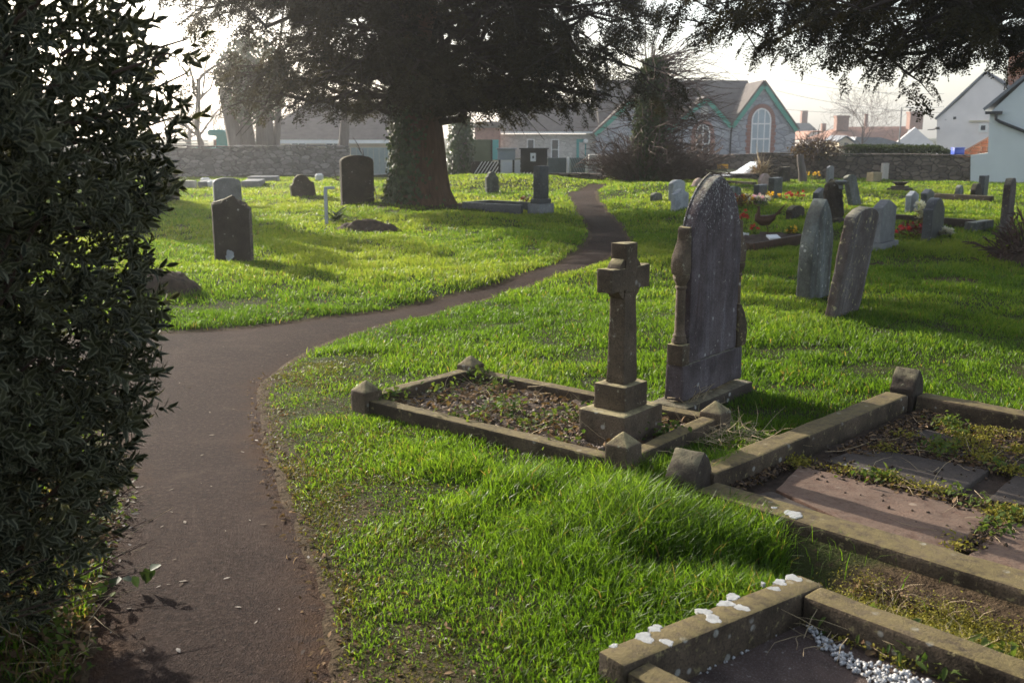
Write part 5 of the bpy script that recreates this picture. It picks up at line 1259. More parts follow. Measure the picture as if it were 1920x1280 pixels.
# brambly growth and ivied stem right behind the trunk
def ivied_stem(name, label, px, yb, pt, rad, n, size, lean=(0, 0), seed=3, cat='tree', trunk_m=None):
    g = np.random.default_rng(seed); b = G(px, yb); z = tzf(*b[:2]); h = HY(px, pt, b[1])[2]-z
    e = empty(name, (*b[:2], z), 0, label, cat)
    trunk_mesh('trunk', [(-.2, rad*.95, 0, 0), (.2, rad*.7, 0, 0), (h*.5, rad*.6, lean[0]*.5, lean[1]*.5), (h*.97, rad*.45, lean[0], lean[1])], e, trunk_m or M_GREYBARK, 5, .08, seed, 20)
    w = g.random(n)*2*PI; hh = g.random(n)*h; r = rad*np.interp(hh/h, [0, .1, .6, .9, 1], [1.1, .9, .85, .75, .35])+g.normal(size=n)*rad*.16
    pts = np.stack([r*np.cos(w)+lean[0]*hh/h, r*np.sin(w)+lean[1]*hh/h, hh], -1); nrm = np.stack([np.cos(w), np.sin(w), .2+0*w], -1)
    ivy_on('ivy', e, pts, nrm, size, g); return e, h, b, z
ivied_stem('ivied_stump', 'ivy covered stem growing close behind the great yew trunk', 862, 338, 215, .42, 2600, .11, (.1, 0), 5)

# ---- overhanging yew at the upper edge, trunk out of frame
def side_yew():
    g = np.random.default_rng(33); x, y = 9.4, 14.5; z = tzf(x, y); base = np.array([x, y, z])
    e = empty('yew_tree', (x, y, z), 0, 'overhanging dark yew whose hanging sprays cross the pale sky above the houses', 'tree')
    trunk_mesh('trunk', [(-.2, .8, 0, 0), (.3, .55, 0, 0), (2, .45, 0, 0), (4, .38, -.1, 0), (7, .2, -.2, 0), (9, .05, 0, 0)], e, M_YEWBARK, 7, .09, 2, 28)
    tg = [((1236, 8), 13.5), ((1268, 52), 13.2), ((1300, 85), 12.8), ((1330, 30), 12.2), ((1365, 118), 12.6), ((1400, 66), 12), ((1432, 128), 12.3), ((1452, 20), 11.2), ((1478, 96), 12), ((1500, 108), 11.5), ((1530, 60), 11.3), ((1560, 20), 10.8),
          ((1583, 120), 11.3), ((1600, 66), 11), ((1640, 135), 11.2), ((1672, 150), 11.0), ((1690, 96), 10.8), ((1712, 40), 10.4), ((1748, 92), 11), ((1790, 100), 11.2), ((1820, 60), 10.8), ((1840, 125), 11.4), ((1880, 90), 11), ((1905, 140), 11.6), ((1960, 120), 11.5),
          ((1420, -40), 11), ((1300, -60), 12), ((1500, -90), 11), ((1600, -60), 10.5), ((1700, -60), 10.5), ((1800, -40), 10.5), ((1250, -120), 13), ((1400, -150), 12), ((1560, -160), 11), ((1720, -160), 10.5), ((1870, -40), 10.6), ((1900, 20), 10.8),
          ((1290, 20), 12.8), ((1370, 40), 12), ((1440, 60), 11.8), ((1350, -10), 12.5), ((1480, -10), 11.6), ((1640, 10), 11), ((1760, 20), 10.8), ((1850, 20), 11), ((1420, 10), 11.5), ((1330, 60), 12.9), ((1560, 70), 11.4), ((1260, -20), 13.3), ((1395, 25), 12.3)]
    limbs = []; rr = []
    for (px, py), Y in tg:
        py = py-(50 if py > 40 else 26)
        p1 = HY(px, py, Y); h0 = max(2.6, p1[2]+g.uniform(.1, 1.3)); az = math.atan2(p1[1]-y, p1[0]-x)
        p0 = base+np.array([.2*math.cos(az), .2*math.sin(az), h0-z]); limbs.append(limb_path(p0, p1, 9, .30, .5, g)); rr.append(.055)
    for i in range(40):                        # the rest of its crown
        az = g.uniform(-PI, PI); h0 = g.uniform(3.4, 8.4); rad = 6.3*math.sqrt(max(.05, 1-((h0-4)/5.6)**2))*g.uniform(.7, 1)
        if abs(math.atan2(math.sin(az+2.3), math.cos(az+2.3))) < .9: continue
        p0 = base+np.array([.2*math.cos(az), .2*math.sin(az), h0-z]); p1 = base+np.array([rad*math.cos(az), rad*math.sin(az), h0+g.uniform(-.3, .5)]); limbs.append(limb_path(p0, p1, 7, .2, .5, g)); rr.append(.07)
    pos, D, subs = foliage_on(limbs, 8, 5, .8, g, .38, -.12, hang=.75)
    sp = np.stack([(960+FPX*(pos[:, 0]/(pos[:, 1]))), pos[:, 2]], -1)
    yew_foliage('crown', pos, D, e, g, (.42, .78))
    tubes('limbs', [[p-base for p in P] for P in limbs]+[[p-base for p in S] for S in subs], rr+[.012]*len(subs), [.010]*len(limbs)+[.003]*len(subs), M_LIMB, e, 5)
side_yew()
# evergreen that throws the long shadow over the lawn
def shade_yew(x, y, H, r0, label, n=60, seed=44):
    g = np.random.default_rng(seed); z = tzf(x, y); base = np.array([x, y, z]); e = empty('evergreen_tree', (x, y, z), 0, label, 'tree')
    trunk_mesh('trunk', [(-.2, .5, 0, 0), (.4, .36, 0, 0), (H*.5, .2, 0, 0), (H*.97, .03, 0, 0)], e, M_YEWBARK, 6, .06, 2, 18)
    limbs = []
    for i in range(n):
        f = (i+.5)/n; h0 = .6+(H-.7)*f; az = i*2.4; rad = r0*(1-f)**.75*g.uniform(.8, 1.1)+.15; p0 = base+np.array([0, 0, h0]); limbs.append(limb_path(p0, p0+np.array([rad*math.cos(az), rad*math.sin(az), .2]), 5, .1, .4, g))
    pos, D, subs = foliage_on(limbs, 9, 6, 1.2, g, .15, -.1); yew_foliage('crown', pos, D, e, g, (1.0, 1.5))
    tubes('limbs', [[p-base for p in P] for P in limbs], [.05]*len(limbs), [.012]*len(limbs), M_LIMB, e, 5)
shade_yew(-16.3, 28.2, 6.7, 3.3, 'conical evergreen standing behind the leafy shrub, throwing shade on the lawn')

# ---- bare trees
def bare_tree(name, label, px, yb, Y, H, r, seed, m, spread=.55, levels=4, lean=(0, 0), cat='tree', nchild=(5, 5, 4, 3), frac=.62, z0=None, twist=.22):
    g = np.random.default_rng(seed); b = HY(px, yb, Y); z = tzf(b[0], b[1]) if z0 is None else z0
    e = empty(name, (b[0], Y, z), 0, label, cat); tr = []; br = []; R0 = []; R1 = []; T0 = []; T1 = []
    def grow(p, d, L, rad, lv):
        n = 6 if lv < 2 else 4; P = [p]; dd = d
        for i in range(n):
            dd = dd+g.normal(size=3)*twist*(.5 if lv == 0 else 1)+np.array([0, 0, .05]); dd /= np.linalg.norm(dd); P.append(P[-1]+dd*L/n)
        re = rad*(.55 if lv == 0 else .35)
        if lv == 0: tr.append(P); T0.append(rad); T1.append(re)
        else: br.append(P); R0.append(rad); R1.append(max(re, .006))
        if lv >= levels: return
        for k in range(nchild[lv]):
            f = 1.0 if k == 0 else g.uniform(.35, 1.0); q, t = along(P, min(f, .999)); s = rnd_dirs(1, g)[0]; s = s-t*(s@t); s /= np.linalg.norm(s)
            nd = t*(1-spread*.6)+s*spread*g.uniform(.6, 1.2)+np.array([0, 0, .12]); nd /= np.linalg.norm(nd)
            grow(q, nd, L*frac*g.uniform(.75, 1.15), max(re*.9 if k == 0 else re*.7, .006), lv+1)
    d0 = np.array([lean[0], lean[1], 1.0]); d0 /= np.linalg.norm(d0); grow(np.array([0, 0, -.2]), d0, H, r, 0)
    tubes('trunk', tr, T0, T1, m, e, 10); tubes('branches', br, R0, R1, m, e, 4); return e
bare_tree('bare_tree', 'slender bare tree standing against the white sky beside the leafy shrub', 374, 280, 44, 4.2, .16, 3, M_GREYBARK, .6, 4, (-.03, 0), nchild=(7, 5, 4, 3), frac=.52)
bare_tree('bare_sapling', 'small bare sapling spreading its twigs in front of the far cottage', 1620, 290, 62, 2.0, .07, 8, M_TWIGG, .65, 4, nchild=(7, 5, 4, 2), frac=.78, z0=0.2)
bare_tree('bare_tree', 'distant bare tree low behind the teal truck', 352, 285, 60, 1.8, .16, 12, M_TWIGG, .7, 4, nchild=(8, 5, 4, 3), frac=.75)
bare_tree('bare_tree', 'distant bare tree just left of the ivied twin trunks', 405, 285, 64, 2.0, .14, 13, M_TWIGG, .7, 4, nchild=(8, 5, 4, 3), frac=.75)
bare_tree('bare_tree', 'distant bare tree between the bungalow and the ivied trunks', 520, 285, 72, 2.4, .14, 15, M_TWIGG, .7, 4, nchild=(8, 5, 4, 3), frac=.72)
# small leaning trunks behind the wall
def pollard(name, label, specs, Y, seed, ivy=None):
    g = np.random.default_rng(seed); x0 = HY(specs[0][0][0], 280, Y)[0]; e = empty(name, (x0, Y, 0), 0, label, 'tree')
    for k, (a, b, r0, r1) in enumerate(specs):
        p = HY(*a, Y+k*.2); q = HY(*b, Y+k*.2); p[2] = -.1
        f = np.linspace(0, 1, 6); prof = [((p[2]+(q[2]-p[2])*t), r0+(r1-r0)*t, p[0]-x0+(q[0]-p[0])*t+.05*math.sin(5*t), k*.2) for t in f]
        trunk_mesh('trunk', prof, e, M_GREYBARK, 5, .08, seed+k, 16)
    if ivy:
        (cx_, cy_), rx, rz, n, lo = ivy; c = HY(cx_, cy_, Y); v = rnd_dirs(n, g)*(g.random((n, 1))**.4)*np.array([rx, rx*.8, rz])+np.array([c[0]-x0, 0, c[2]])
        clump = vnoise(v[:, 0]+7, v[:, 2]+v[:, 1]*.7, .55, seed) > .40; v = v[clump]
        ivy_on('ivy', e, v, rnd_dirs(len(v), g)*.8, .13, g)
    return e
pollard('ivied_tree', 'pair of thick pollarded trunks with ivy crown behind the stone wall', [((446, 280), (422, 165), .34, .26), ((466, 280), (452, 150), .30, .26), ((490, 280), (497, 165), .42, .30), ((502, 240), (530, 175), .22, .08)], 44, 5, ((472, 150), 1.6, 1.9, 7000, 0))
pollard('leaning_trunk', 'thin leaning grey trunk in front of the bungalow roof', [((632, 280), (652, 205), .26, .17)], 45, 7)
pollard('stump', 'pale bare stump carrying a clipped brown bush by the dark wall', [((1502, 345), (1503, 290), .15, .10)], 34, 9)
# clipped brown bush on that stump is twigs
def twig_ball(name, label, c, rad, n, m, L, r, seed, parent_cat='bush', inner=.2, leaves=0, up=.1):
    g = np.random.default_rng(seed); e = empty(name, tuple(c), 0, label, parent_cat); P = []
    for d in rnd_dirs(n, g):
        s = d*np.array(rad)*g.uniform(inner, .75); q = s+(d+g.normal(size=3)*.5+np.array([0, 0, up]))*L*g.uniform(.5, 1); P.append([s, (s+q)/2+g.normal(size=3)*.06*L, q])
    P += [[np.zeros(3)-np.array([0, 0, rad[2]*.9]), np.zeros(3), d*np.array(rad)*.6] for d in rnd_dirs(14, g)]
    tubes('twigs', P, [r]*len(P), [r*.5]*len(P), m, e, 3)
    if leaves:
        pts = rnd_dirs(leaves, g)*np.array(rad)*g.uniform(.5, 1.05, (leaves, 1)); TV, TQ, TE = leaf_tpl(.11, .06)
        V, Q = scatter(TV, TQ, pts, basis(rnd_dirs(leaves, g)), g.uniform(.7, 1.3, leaves)); link('leaves', fastmesh('leaves', V, Q, None, {'rnd': np.repeat(g.random(leaves), len(TV))}), M_DEAD, e)
    return e
c = HY(1531, 280, 36.2); twig_ball('brown_hedge_bush', 'loose brown winter bush above the dark wall by the pale stump', (c[0], 36.2, c[2]), (1.0, .7, .32), 420, M_TWIG, .45, .012, 71, leaves=700)
c = HY(1424, 322, 37.2); twig_ball('brown_hedge_bush', 'clump of brown dead growth hanging over the wall beside the white car', (c[0], 37.0, c[2]-.1), (.38, .35, .5), 260, M_STRAW, .4, .012, 72, leaves=200)
# clipped hedge
def hedge():
    g = np.random.default_rng(52); a = HY(1588, 287, 38.0); b = HY(1795, 290, 35.6); d = (b-a)[:2]; L = np.linalg.norm(d); rz = math.atan2(d[1], d[0]); c = (a+b)/2
    e = empty('clipped_hedge', (c[0], c[1], 0), rz, 'dark clipped evergreen hedge running along the top of the dark wall', 'hedge'); zt = HY(1680, 277, 36.8)[2]; zb = .3
    n = 13000; x = g.uniform(-L/2, L/2, n); y = g.uniform(-.5, .5, n); z = g.uniform(.0, 1, n); f = g.integers(0, 3, n)
    y = np.where(f == 0, -.5+g.normal(size=n)*.04, y); z = np.where(f == 1, 1+g.normal(size=n)*.03, z)
    hh = (zt-zb)*(1-.22*sstep(L*.25, L*.5, x))+.08*(vnoise(x, y, .6, 5)-.5); P = np.stack([x, y, zb+z*hh], -1)
    TV, TQ, TE = leaf_tpl(.085, .05); V, Q = scatter(TV, TQ, P, basis(rnd_dirs(n, g)+np.array([0, -.3, .5])), g.uniform(.7, 1.3, n))
    link('foliage', fastmesh('foliage', V, Q, None, {'rnd': np.repeat(g.random(n), len(TV))}), M_HEDGE, e)
    mb = MB()
    for i in range(12): xx = -L/2+L*(i+.5)/12; mb.tube([(xx, 0, -.2), (xx+.1, 0, zt*.8)], .03, 5)
    mb.build('stems', M_TWIG, e)
hedge()
# ---- ivied column tree with bare thicket by the gate
e, h, b, z = ivied_stem('ivied_tree', 'tall ivy wrapped trunk with wild bare twigs beside the iron gate', 1212, 352, 108, .50, 5200, .11, (.15, 0), 15, 'tree', M_TWIG)
g = np.random.default_rng(62); P = []
for i in range(400):                    # twigs sprouting from the upper stem, mostly to the sunny right
    hh = h*g.uniform(.30, 1.02); az = g.normal(.0, .75) if g.random() < .74 else g.uniform(-PI, PI); L = g.uniform(1.0, 2.9); d = np.array([math.cos(az), math.sin(az), g.uniform(-.15, .7)]); p = np.array([.2*math.cos(az), .2*math.sin(az), hh]); pts = [p]
    for k in range(4):
        d = d+g.normal(size=3)*.18+np.array([0, 0, -.05]); d /= np.linalg.norm(d); pts.append(pts[-1]+d*L/4)
    P.append(pts)
for o_ in e.children:
    if o_.name.startswith('ivy'): o_.data.materials[0] = M_HEDGE
for i in range(16):
    az = g.uniform(-PI, PI); P.append([np.array([0, 0, h*.8]), np.array([.2*math.cos(az), 0, h*1.1]), np.array([.5*math.cos(az)+.2, .4*math.sin(az), h*1.1+g.uniform(.5, 1.6)])])
tubes('branches', P, [.014]*len(P), [.005]*len(P), M_TWIG, e, 4)
def thicket(name, label, px, yb, n, rx, H, seed, side=0.):
    g = np.random.default_rng(seed); b = G(px, yb); z = tzf(*b[:2]); e = empty(name, (*b[:2], z), 0, label, 'shrub'); P = []
    for i in range(n):
        az = g.uniform(-PI, PI); r0 = g.random()*rx*.35; p = np.array([r0*math.cos(az), r0*math.sin(az)*.6, -.1]); out = g.uniform(.15, 1.25)
        L = H*g.uniform(.45, 1.05); d = np.array([out*math.cos(az)+side, out*math.sin(az)*.6, 1.0]); pts = [p]
        for k in range(6):
            d = d+g.normal(size=3)*.10+np.array([.04*math.cos(az), 0, -.08*out]); d /= np.linalg.norm(d); pts.append(pts[-1]+d*L/6)
        P.append(pts)
        for q in range(4):
            f = g.uniform(.35, .95); a_, t = along(pts, f); dd = t+g.normal(size=3)*.45; dd /= np.linalg.norm(dd); l = L*g.uniform(.12, .32); P.append([a_, a_+dd*l*.5, a_+(dd+np.array([0, 0, -.15]))*l])
    tubes('stems', P, [.013]*len(P), [.005]*len(P), M_TWIG, e, 4); return e
thicket('bare_shrub', 'dense reddish bare thicket at the foot of the ivy wrapped trunk', 1205, 352, 520, 1.9, 1.75, 81)
thicket('bare_shrub', 'bare arching shrub right of the ivy wrapped trunk before the school', 1265, 345, 220, .95, 2.0, 82, .22)
# bramble stems by the great yew
thicket('bramble', 'thin bramble stems between the large brown headstone and the yew trunk', 716, 384, 26, .7, 1.5, 83)
thicket('dead_stalks', 'heap of dead brown stalks on the soil heap at the shady edge', 1935, 498, 130, .8, .75, 84, -.3)

# ---- variegated shrub by the path
def shrub():
    g = np.random.default_rng(91); cx_, cy_ = -2.0, 2.98
    e = empty('variegated_shrub', (cx_, cy_, 0), 0, 'tall dark variegated evergreen shrub overhanging the edge of the path', 'shrub')
    # silhouette: radius by height
    hz = [0, .25, .5, .8, 1.1, 1.5, 1.9, 2.2, 2.6, 3.0, 3.6, 4.2]
    hr = [.26, .48, .62, .71, .78, .84, .86, .83, .75, .66, .55, .3]
    n = 14500; h = g.uniform(.12, 4.1, n); w = g.uniform(-PI, PI, n); rr = np.interp(h, hz, hr)
    keep = g.random(n) < np.interp(h, [0, .3, .6, 1, 1.75, 2.0, 4.2], [.25, .7, 1, 1, 1, .6, .6]); h, w, rr = h[keep], w[keep], rr[keep]
    lump = .84+.30*vnoise(w*1.3+20, h, .42, 14)+.10*vnoise(w*2.5+9, h*1.6, .3, 15)
    q = 1-.55*g.random(len(h))**1.7
    rad = rr*lump*q
    P = np.stack([rad*np.cos(w), rad*np.sin(w), h], -1)
    nl = 2600; v_ = rnd_dirs(nl, g)*(.5+.5*g.random((nl, 1))**.5)*np.array([.5, .62, 1.3])+np.array([-.30, .72, 1.55]); 
    out = np.stack([np.cos(w), np.sin(w), np.full(len(w), .55)], -1)+g.normal(size=P.shape)*.7
    P = np.vstack([P, v_]); out = np.vstack([out, rnd_dirs(nl, g)+np.array([0, 0, .5])])
    # long shoots that break the outline
    m = 170; hs = g.uniform(.5, 3.4, m); ws = g.uniform(-PI, PI, m); sh = []; so = []
    polys = []
    for i in range(m):
        r0 = np.interp(hs[i], hz, hr)*.75; d = np.array([math.cos(ws[i]), math.sin(ws[i]), g.uniform(.1, .9)]); d /= np.linalg.norm(d); L = g.uniform(.2, .42)*(1.3 if hs[i] > 1.5 else .62)
        p = np.array([r0*math.cos(ws[i]), r0*math.sin(ws[i]), hs[i]]); polys.append([p, p+d*L*.5, p+d*L+np.array([0, 0, .03])])
        for f in np.linspace(.2, 1, 5): sh.append(p+d*L*f); so.append(d+g.normal(size=3)*.35)
    P = np.vstack([P, sh]); out = np.vstack([out, so])
    # twig template: whorl of leaves
    TV = []; TQ = []; TE = []; nb = 0
    lv, lq, le = leaf_tpl(.039, .0155, .3, .2)
    for k in range(9):
        az = k*2.4; f = .15+.85*k/8; tilt = 1.15-.75*f
        d = np.array([[math.cos(tilt), math.sin(tilt)*math.cos(az), math.sin(tilt)*math.sin(az)]])
        B = basis(d, up=(1, 0, 0.01)); v, q_ = scatter(lv, lq, np.array([[f*.075, 0, 0]]), B, [1.08-.35*abs(f-.55)]); TV.append(v); TQ.append(q_+nb); TE.append(le); nb += len(v)
    TV = np.vstack(TV); TQ = np.vstack(TQ); TE = np.concatenate(TE)
    V, Q = scatter(TV, TQ, P, basis(out, g.uniform(0, 6, len(P))), g.uniform(.5, 1.45, len(P)))
    rn = np.repeat(np.clip(g.normal(.45, .32, len(P)), 0, 1), len(TV))
    link('foliage', fastmesh('foliage', V, Q, None, {'rnd': rn, 'edge': np.tile(TE, len(P))}, True), M_BUSH, e)
    # branches
    for i in range(80):
        az = g.uniform(-PI, PI); t = g.uniform(.5, 3.9); r = np.interp(t, hz, hr)*.85
        polys.append([np.array([.15*math.cos(az), .15*math.sin(az), -.1]), np.array([.4*r*math.cos(az), .4*r*math.sin(az), t*.55]), np.array([r*math.cos(az), r*math.sin(az), t])])
    for i in range(24):      # low bare twigs
        az = g.uniform(-PI, PI); t = g.uniform(.15, .7); polys.append([np.array([.1*math.cos(az), .1*math.sin(az), .05]), np.array([.45*math.cos(az), .45*math.sin(az), t*.7]), np.array([.8*math.cos(az+.2), .8*math.sin(az+.2), t])])
    tubes('branches', polys, [.008]*m+[.016]*80+[.005]*24, [.003]*m+[.004]*80+[.0015]*24, M_TWIG, e, 5)
shrub()
# ------------------------------------------------------------------ grass and small ground growth
def blades(x, y, h, w, lean, g, bias=None, z=None):
    n = len(x); z = tz(x, y)-.008 if z is None else z
    az = g.uniform(0, 2*PI, n); fx, fy = np.cos(az), np.sin(az)           # blade width direction
    la = g.uniform(0, 2*PI, n); lx, ly = np.cos(la)*lean*h, np.sin(la)*lean*h
    if bias is not None: lx = lx+bias[0]*h; ly = ly+bias[1]*h
    V = np.empty((n, 5, 3), np.float32)
    V[:, 0] = np.stack([x-fx*w/2, y-fy*w/2, z], -1); V[:, 1] = np.stack([x+fx*w/2, y+fy*w/2, z], -1)
    mx, my, mz = x+lx*.30, y+ly*.30, z+h*.58
    V[:, 2] = np.stack([mx+fx*w*.42, my+fy*w*.42, mz], -1); V[:, 3] = np.stack([mx-fx*w*.42, my-fy*w*.42, mz], -1)
    V[:, 4] = np.stack([x+lx, y+ly, z+h*np.sqrt(np.clip(1-.45*lean**2, .25, 1))], -1)
    i = (np.arange(n)*5)[:, None]
    return V.reshape(-1, 3), i+np.array([[0, 1, 2, 3]]), i+np.array([[3, 2, 4]])
BLOCK = [P1+[], [P2[0]-V2*.02-U2*.02, P2[1], P2[2], P2[3]+V2*.02], [D3, D3+fu*2, C3+nn3*.115+fu*2, C3+nn3*.02]]
HS_FOOT = [hc+np.array([math.cos(GR)*a-math.sin(GR)*b, math.sin(GR)*a+math.cos(GR)*b]) for a, b in ((-.46, -.15), (.46, -.15), (.46, .15), (-.46, .15))]
TR4 = [P2[0]+U2*.42+V2*.02, P2[1]+V2*.02, C3+fu*2.2, C3+fu*.04+dd*.02]
def grass():
    g = np.random.default_rng(17); Vs = []; Qs = []; Ts = []; Rn = []; n0 = 0
    # (rmin, rmax, density/m2, width)
    zones = [(2.0, 4.2, 13500, .0040), (4.2, 6.5, 9500, .0050), (6.5, 10, 5200, .0068), (10, 16, 2300, .0098), (16, 25, 950, .015), (25, 42, 400, .023)]
    HA = .60
    for r0, r1, den, wd in zones:
        N = int(den*HA*(r1*r1-r0*r0)); r = np.sqrt(g.uniform(r0*r0, r1*r1, N)); a = g.uniform(-HA, HA, N); x = r*np.sin(a); y = r*np.cos(a)
        s = sdf(x, y); ok = s > -.01
        for B in BLOCK: ok &= ~in_poly(x, y, B)
        ok &= ~in_poly(x, y, HS_FOOT)
        ok &= np.hypot(x+2.08, y-22.9) > .9
        ok &= ~((y > 36) & (x > 5))
        ok &= ~((y > 37.2) & (x < -4))
        sm = soil_mask(x, y); n1 = vnoise(x, y, .28, 41); n2 = vnoise(x, y, 1.1, 42); n3 = vnoise(x, y, .12, 43)
        ok &= g.random(N) > sm*.93
        ok &= ~(in_poly(x, y, TR4) & (g.random(N) > .03))
        ok &= (g.random(N) < .45+.85*n1)
        # worn, mossy strip beside the path
        worn = sstep(.95, .15, s)*(y < 7.5)*(x > -2.6); ok &= g.random(N) > worn*(.0+.3*sstep(.5, .8, n1))
        x, y, s, n1, n2, n3, worn = [q[ok] for q in (x, y, s, n1, n2, n3, worn)]
        n = len(x)
        dpl = np.minimum.reduce([seg_dist(x, y, P1), np.hypot(x-.84, y-4.5)*.9, .8*seg_dist(x, y, [D3, C3], False), .75*seg_dist(x, y, [P2[0], P2[1]], False)])
        lush = sstep(.5, 1.4, s)*sstep(5.2, 4.5, y)*(x > -1.2)*(.22+.78*sstep(.03, .5, dpl))               # long grass round the near graves
        near_plot = 0
        h = .036+.018*n2+lush*(.05+.06*n2)+near_plot
        h = h*(.36+1.2*n1)*g.uniform(.5, 1.4, n)*(1-.45*worn)
        h = np.where(y > 10, h*1.15+.01, h)
        lean = g.uniform(.2, .95, n)
        bias = (.28*(vnoise(x, y, .45, 51)-.5)*2+.12*lush, .28*(vnoise(x, y, .45, 52)-.5)*2-.12*lush)
        v, q, t = blades(x, y, h, wd*g.uniform(.7, 1.3, n)*np.where(lush > .3, 1.15, 1), lean, g, bias)
        Vs.append(v); Qs.append(q+n0); Ts.append(t+n0); n0 += len(v)
        rn = np.clip(.05+.5*vnoise(x, y, 2.3, 61)+.25*(n1-.5)+g.normal(size=n)*.16+.12*worn+.50*sstep(8, 13, y)*(.4+.6*vnoise(x, y, 3.1, 66)), 0, .86); rn = np.where(g.random(n) < .015+.03*sstep(.6, .8, vnoise(x, y, .7, 67)), 1.0, rn); Rn.append(np.repeat(rn, 5))  # far lawn tinted paler: drier mown grass plus painted dew sheen
    me = fastmesh('grass', np.vstack(Vs), np.vstack(Qs), np.vstack(Ts), {'rnd': np.concatenate(Rn)})
    kind(link('grass', me, M_GRASS), 'stuff'); print('grass blades', n0//5)
grass()
def edge_moss():
    g = np.random.default_rng(23); N = 260000; x = g.uniform(-2.6, 1.6, N); y = g.uniform(2.2, 7.6, N); s = sdf(x, y)
    n1 = vnoise(x, y, .16, 71); n2 = vnoise(x, y, .5, 72)
    ok = (s > -.05+.06*n1) & (s < 1.25) & (g.random(N) < sstep(1.25, .3, s)*(.35+.9*n1)) & (x > -2.0+.35*(y-7.5)*0) & (g.random(N) < .30+.9*sstep(.3, .6, n2))
    ok &= ~in_poly(x, y, [p+(p-sum(P1)/4)*.03 for p in P1]) & ~in_poly(x, y, BLOCK[2]); ok &= (x > -1.75+.55*(4.5-y)) | (y > 6.4)
    x, y, s, n1 = x[ok], y[ok], s[ok], n1[ok]; n = len(x)
    v, q, t = blades(x, y, (.010+.016*n1)*g.uniform(.6, 1.5, n), .0042*g.uniform(.7, 1.4, n), g.uniform(.4, 1.2, n), g)
    me = fastmesh('short_grass', v, q, t, {'rnd': np.repeat(np.clip(.2+.5*n1+g.normal(size=n)*.2, 0, 1), 5)}); kind(link('short_grass', me, M_GRASSW), 'stuff'); print('moss blades', n)
edge_moss()
def strands(name, pts, L, r, m, g, spread=1.0, zoff=.0):
    """loose dry stems lying about: thin bent tubes"""
    mb = MB()
    for (x, y, z) in pts:
        az = g.uniform(-PI, PI); l = L*g.uniform(.4, 1.2); up = g.uniform(.05, .75)*spread; d = np.array([math.cos(az), math.sin(az), up]); p = np.array([x, y, z+zoff]); P = [p]
        for k in range(3): d = d+g.normal(size=3)*.25+np.array([0, 0, -.22*up]); d /= np.linalg.norm(d); P.append(P[-1]+d*l/3)
        P = [np.array([q[0], q[1], max(q[2], z+.004)]) for q in P]; mb.tube([tuple(q) for q in P], [r, r, r*.7, r*.3], 3, cap=False)
    return mb.build(name, m, None, smooth_=True, sharp=90)
def pts_in(poly, n, g, z):
    poly = [np.array(p)[:2] for p in poly]; lo = np.min(poly, 0); hi = np.max(poly, 0); out = []
    while len(out) < n:
        p = g.uniform(lo, hi, (n, 2)); ok = in_poly(p[:, 0], p[:, 1], poly); out += [(a, b, z) for a, b in p[ok]]
    return out[:n]
def leaf_litter(name, P, L, W, m, g, flat=.35, sc=(.6, 1.3), fold=.3, bend=.2):
    P = np.array(P); n = len(P); d = rnd_dirs(n, g)*np.array([1, 1, flat]); lv, lq, le = leaf_tpl(L, W, fold, bend)
    V, Q = scatter(lv, lq, P, basis(d, g.normal(size=n)*(.5 if fold > .1 else .12)), g.uniform(*sc, n)); return link(name, fastmesh(name, V, Q, None, {'rnd': np.repeat(g.random(n), len(lv)), 'edge': np.tile(le, n)}, True), m)
def rocks(name, P, r, m, g):
    P = np.array(P); n = len(P); V0 = np.array([(-1, -1, -.7), (1, -1, -.7), (1, 1, -.7), (-1, 1, -.7), (-.7, -.7, .7), (.7, -.7, .7), (.7, .7, .7), (-.7, .7, .7)])*.5; Q0 = np.array([(3, 2, 1, 0), (4, 5, 6, 7), (0, 1, 5, 4), (1, 2, 6, 5), (2, 3, 7, 6), (3, 0, 4, 7)])
    k = 8; J = V0[None]*(1+.35*g.normal(size=(n, 8, 3))*.6); B = basis(rnd_dirs(n, g)); s = r*g.uniform(.5, 1.4, n); V = np.einsum('nij,nkj->nki', B, J)*s[:, None, None]+P[:, None]; Q = (Q0[None]+(np.arange(n)*k)[:, None, None]).reshape(-1, 4)
    return link(name, fastmesh(name, V.reshape(-1, 3), Q, None, None), m)
g = np.random.default_rng(99)
S = lambda o: kind(o, 'stuff')
inner1 = [P1[0]+U1*.07+V1*.07, P1[1]-U1*.07+V1*.07, P1[2]-U1*.07-V1*.07, P1[3]+U1*.07-V1*.07]
S(rocks('pebbles', pts_in(inner1, 900, g, z1+.022), .022, M_PEBBLE, g))
S(leaf_litter('dead_leaves', [(a, b, c+g.uniform(0, .03)) for a, b, c in pts_in(inner1, 900, g, z1+.03)], .04, .022, M_DEAD, g))
def weeds(name, centres, n, rad, L, W, m, g, h=.08):
    P = []
    for c in centres:
        q = g.normal(size=(n, 3))*np.array([rad, rad, 0]); q[:, 2] = g.random(n)*h; P.append(q+np.array(c))
    return leaf_litter(name, np.vstack(P), L, W, m, g, .8)
wc = pts_in(inner1, 15, g, z1+.03)+[(*G(950, 770, .05)[:2], .05), (*G(930, 775, .05)[:2], .06), (*G(1030, 800, .05)[:2], .05), (*G(985, 810, .05)[:2], .04), (*G(1060, 840, .05)[:2], .04)]
S(weeds('weeds', wc, 45, .055, .035, .02, M_WEED, g, .1))
S(strands('dry_stems', pts_in(inner1, 210, g, z1+.03), .26, .0016, M_STRAW, g, .6))
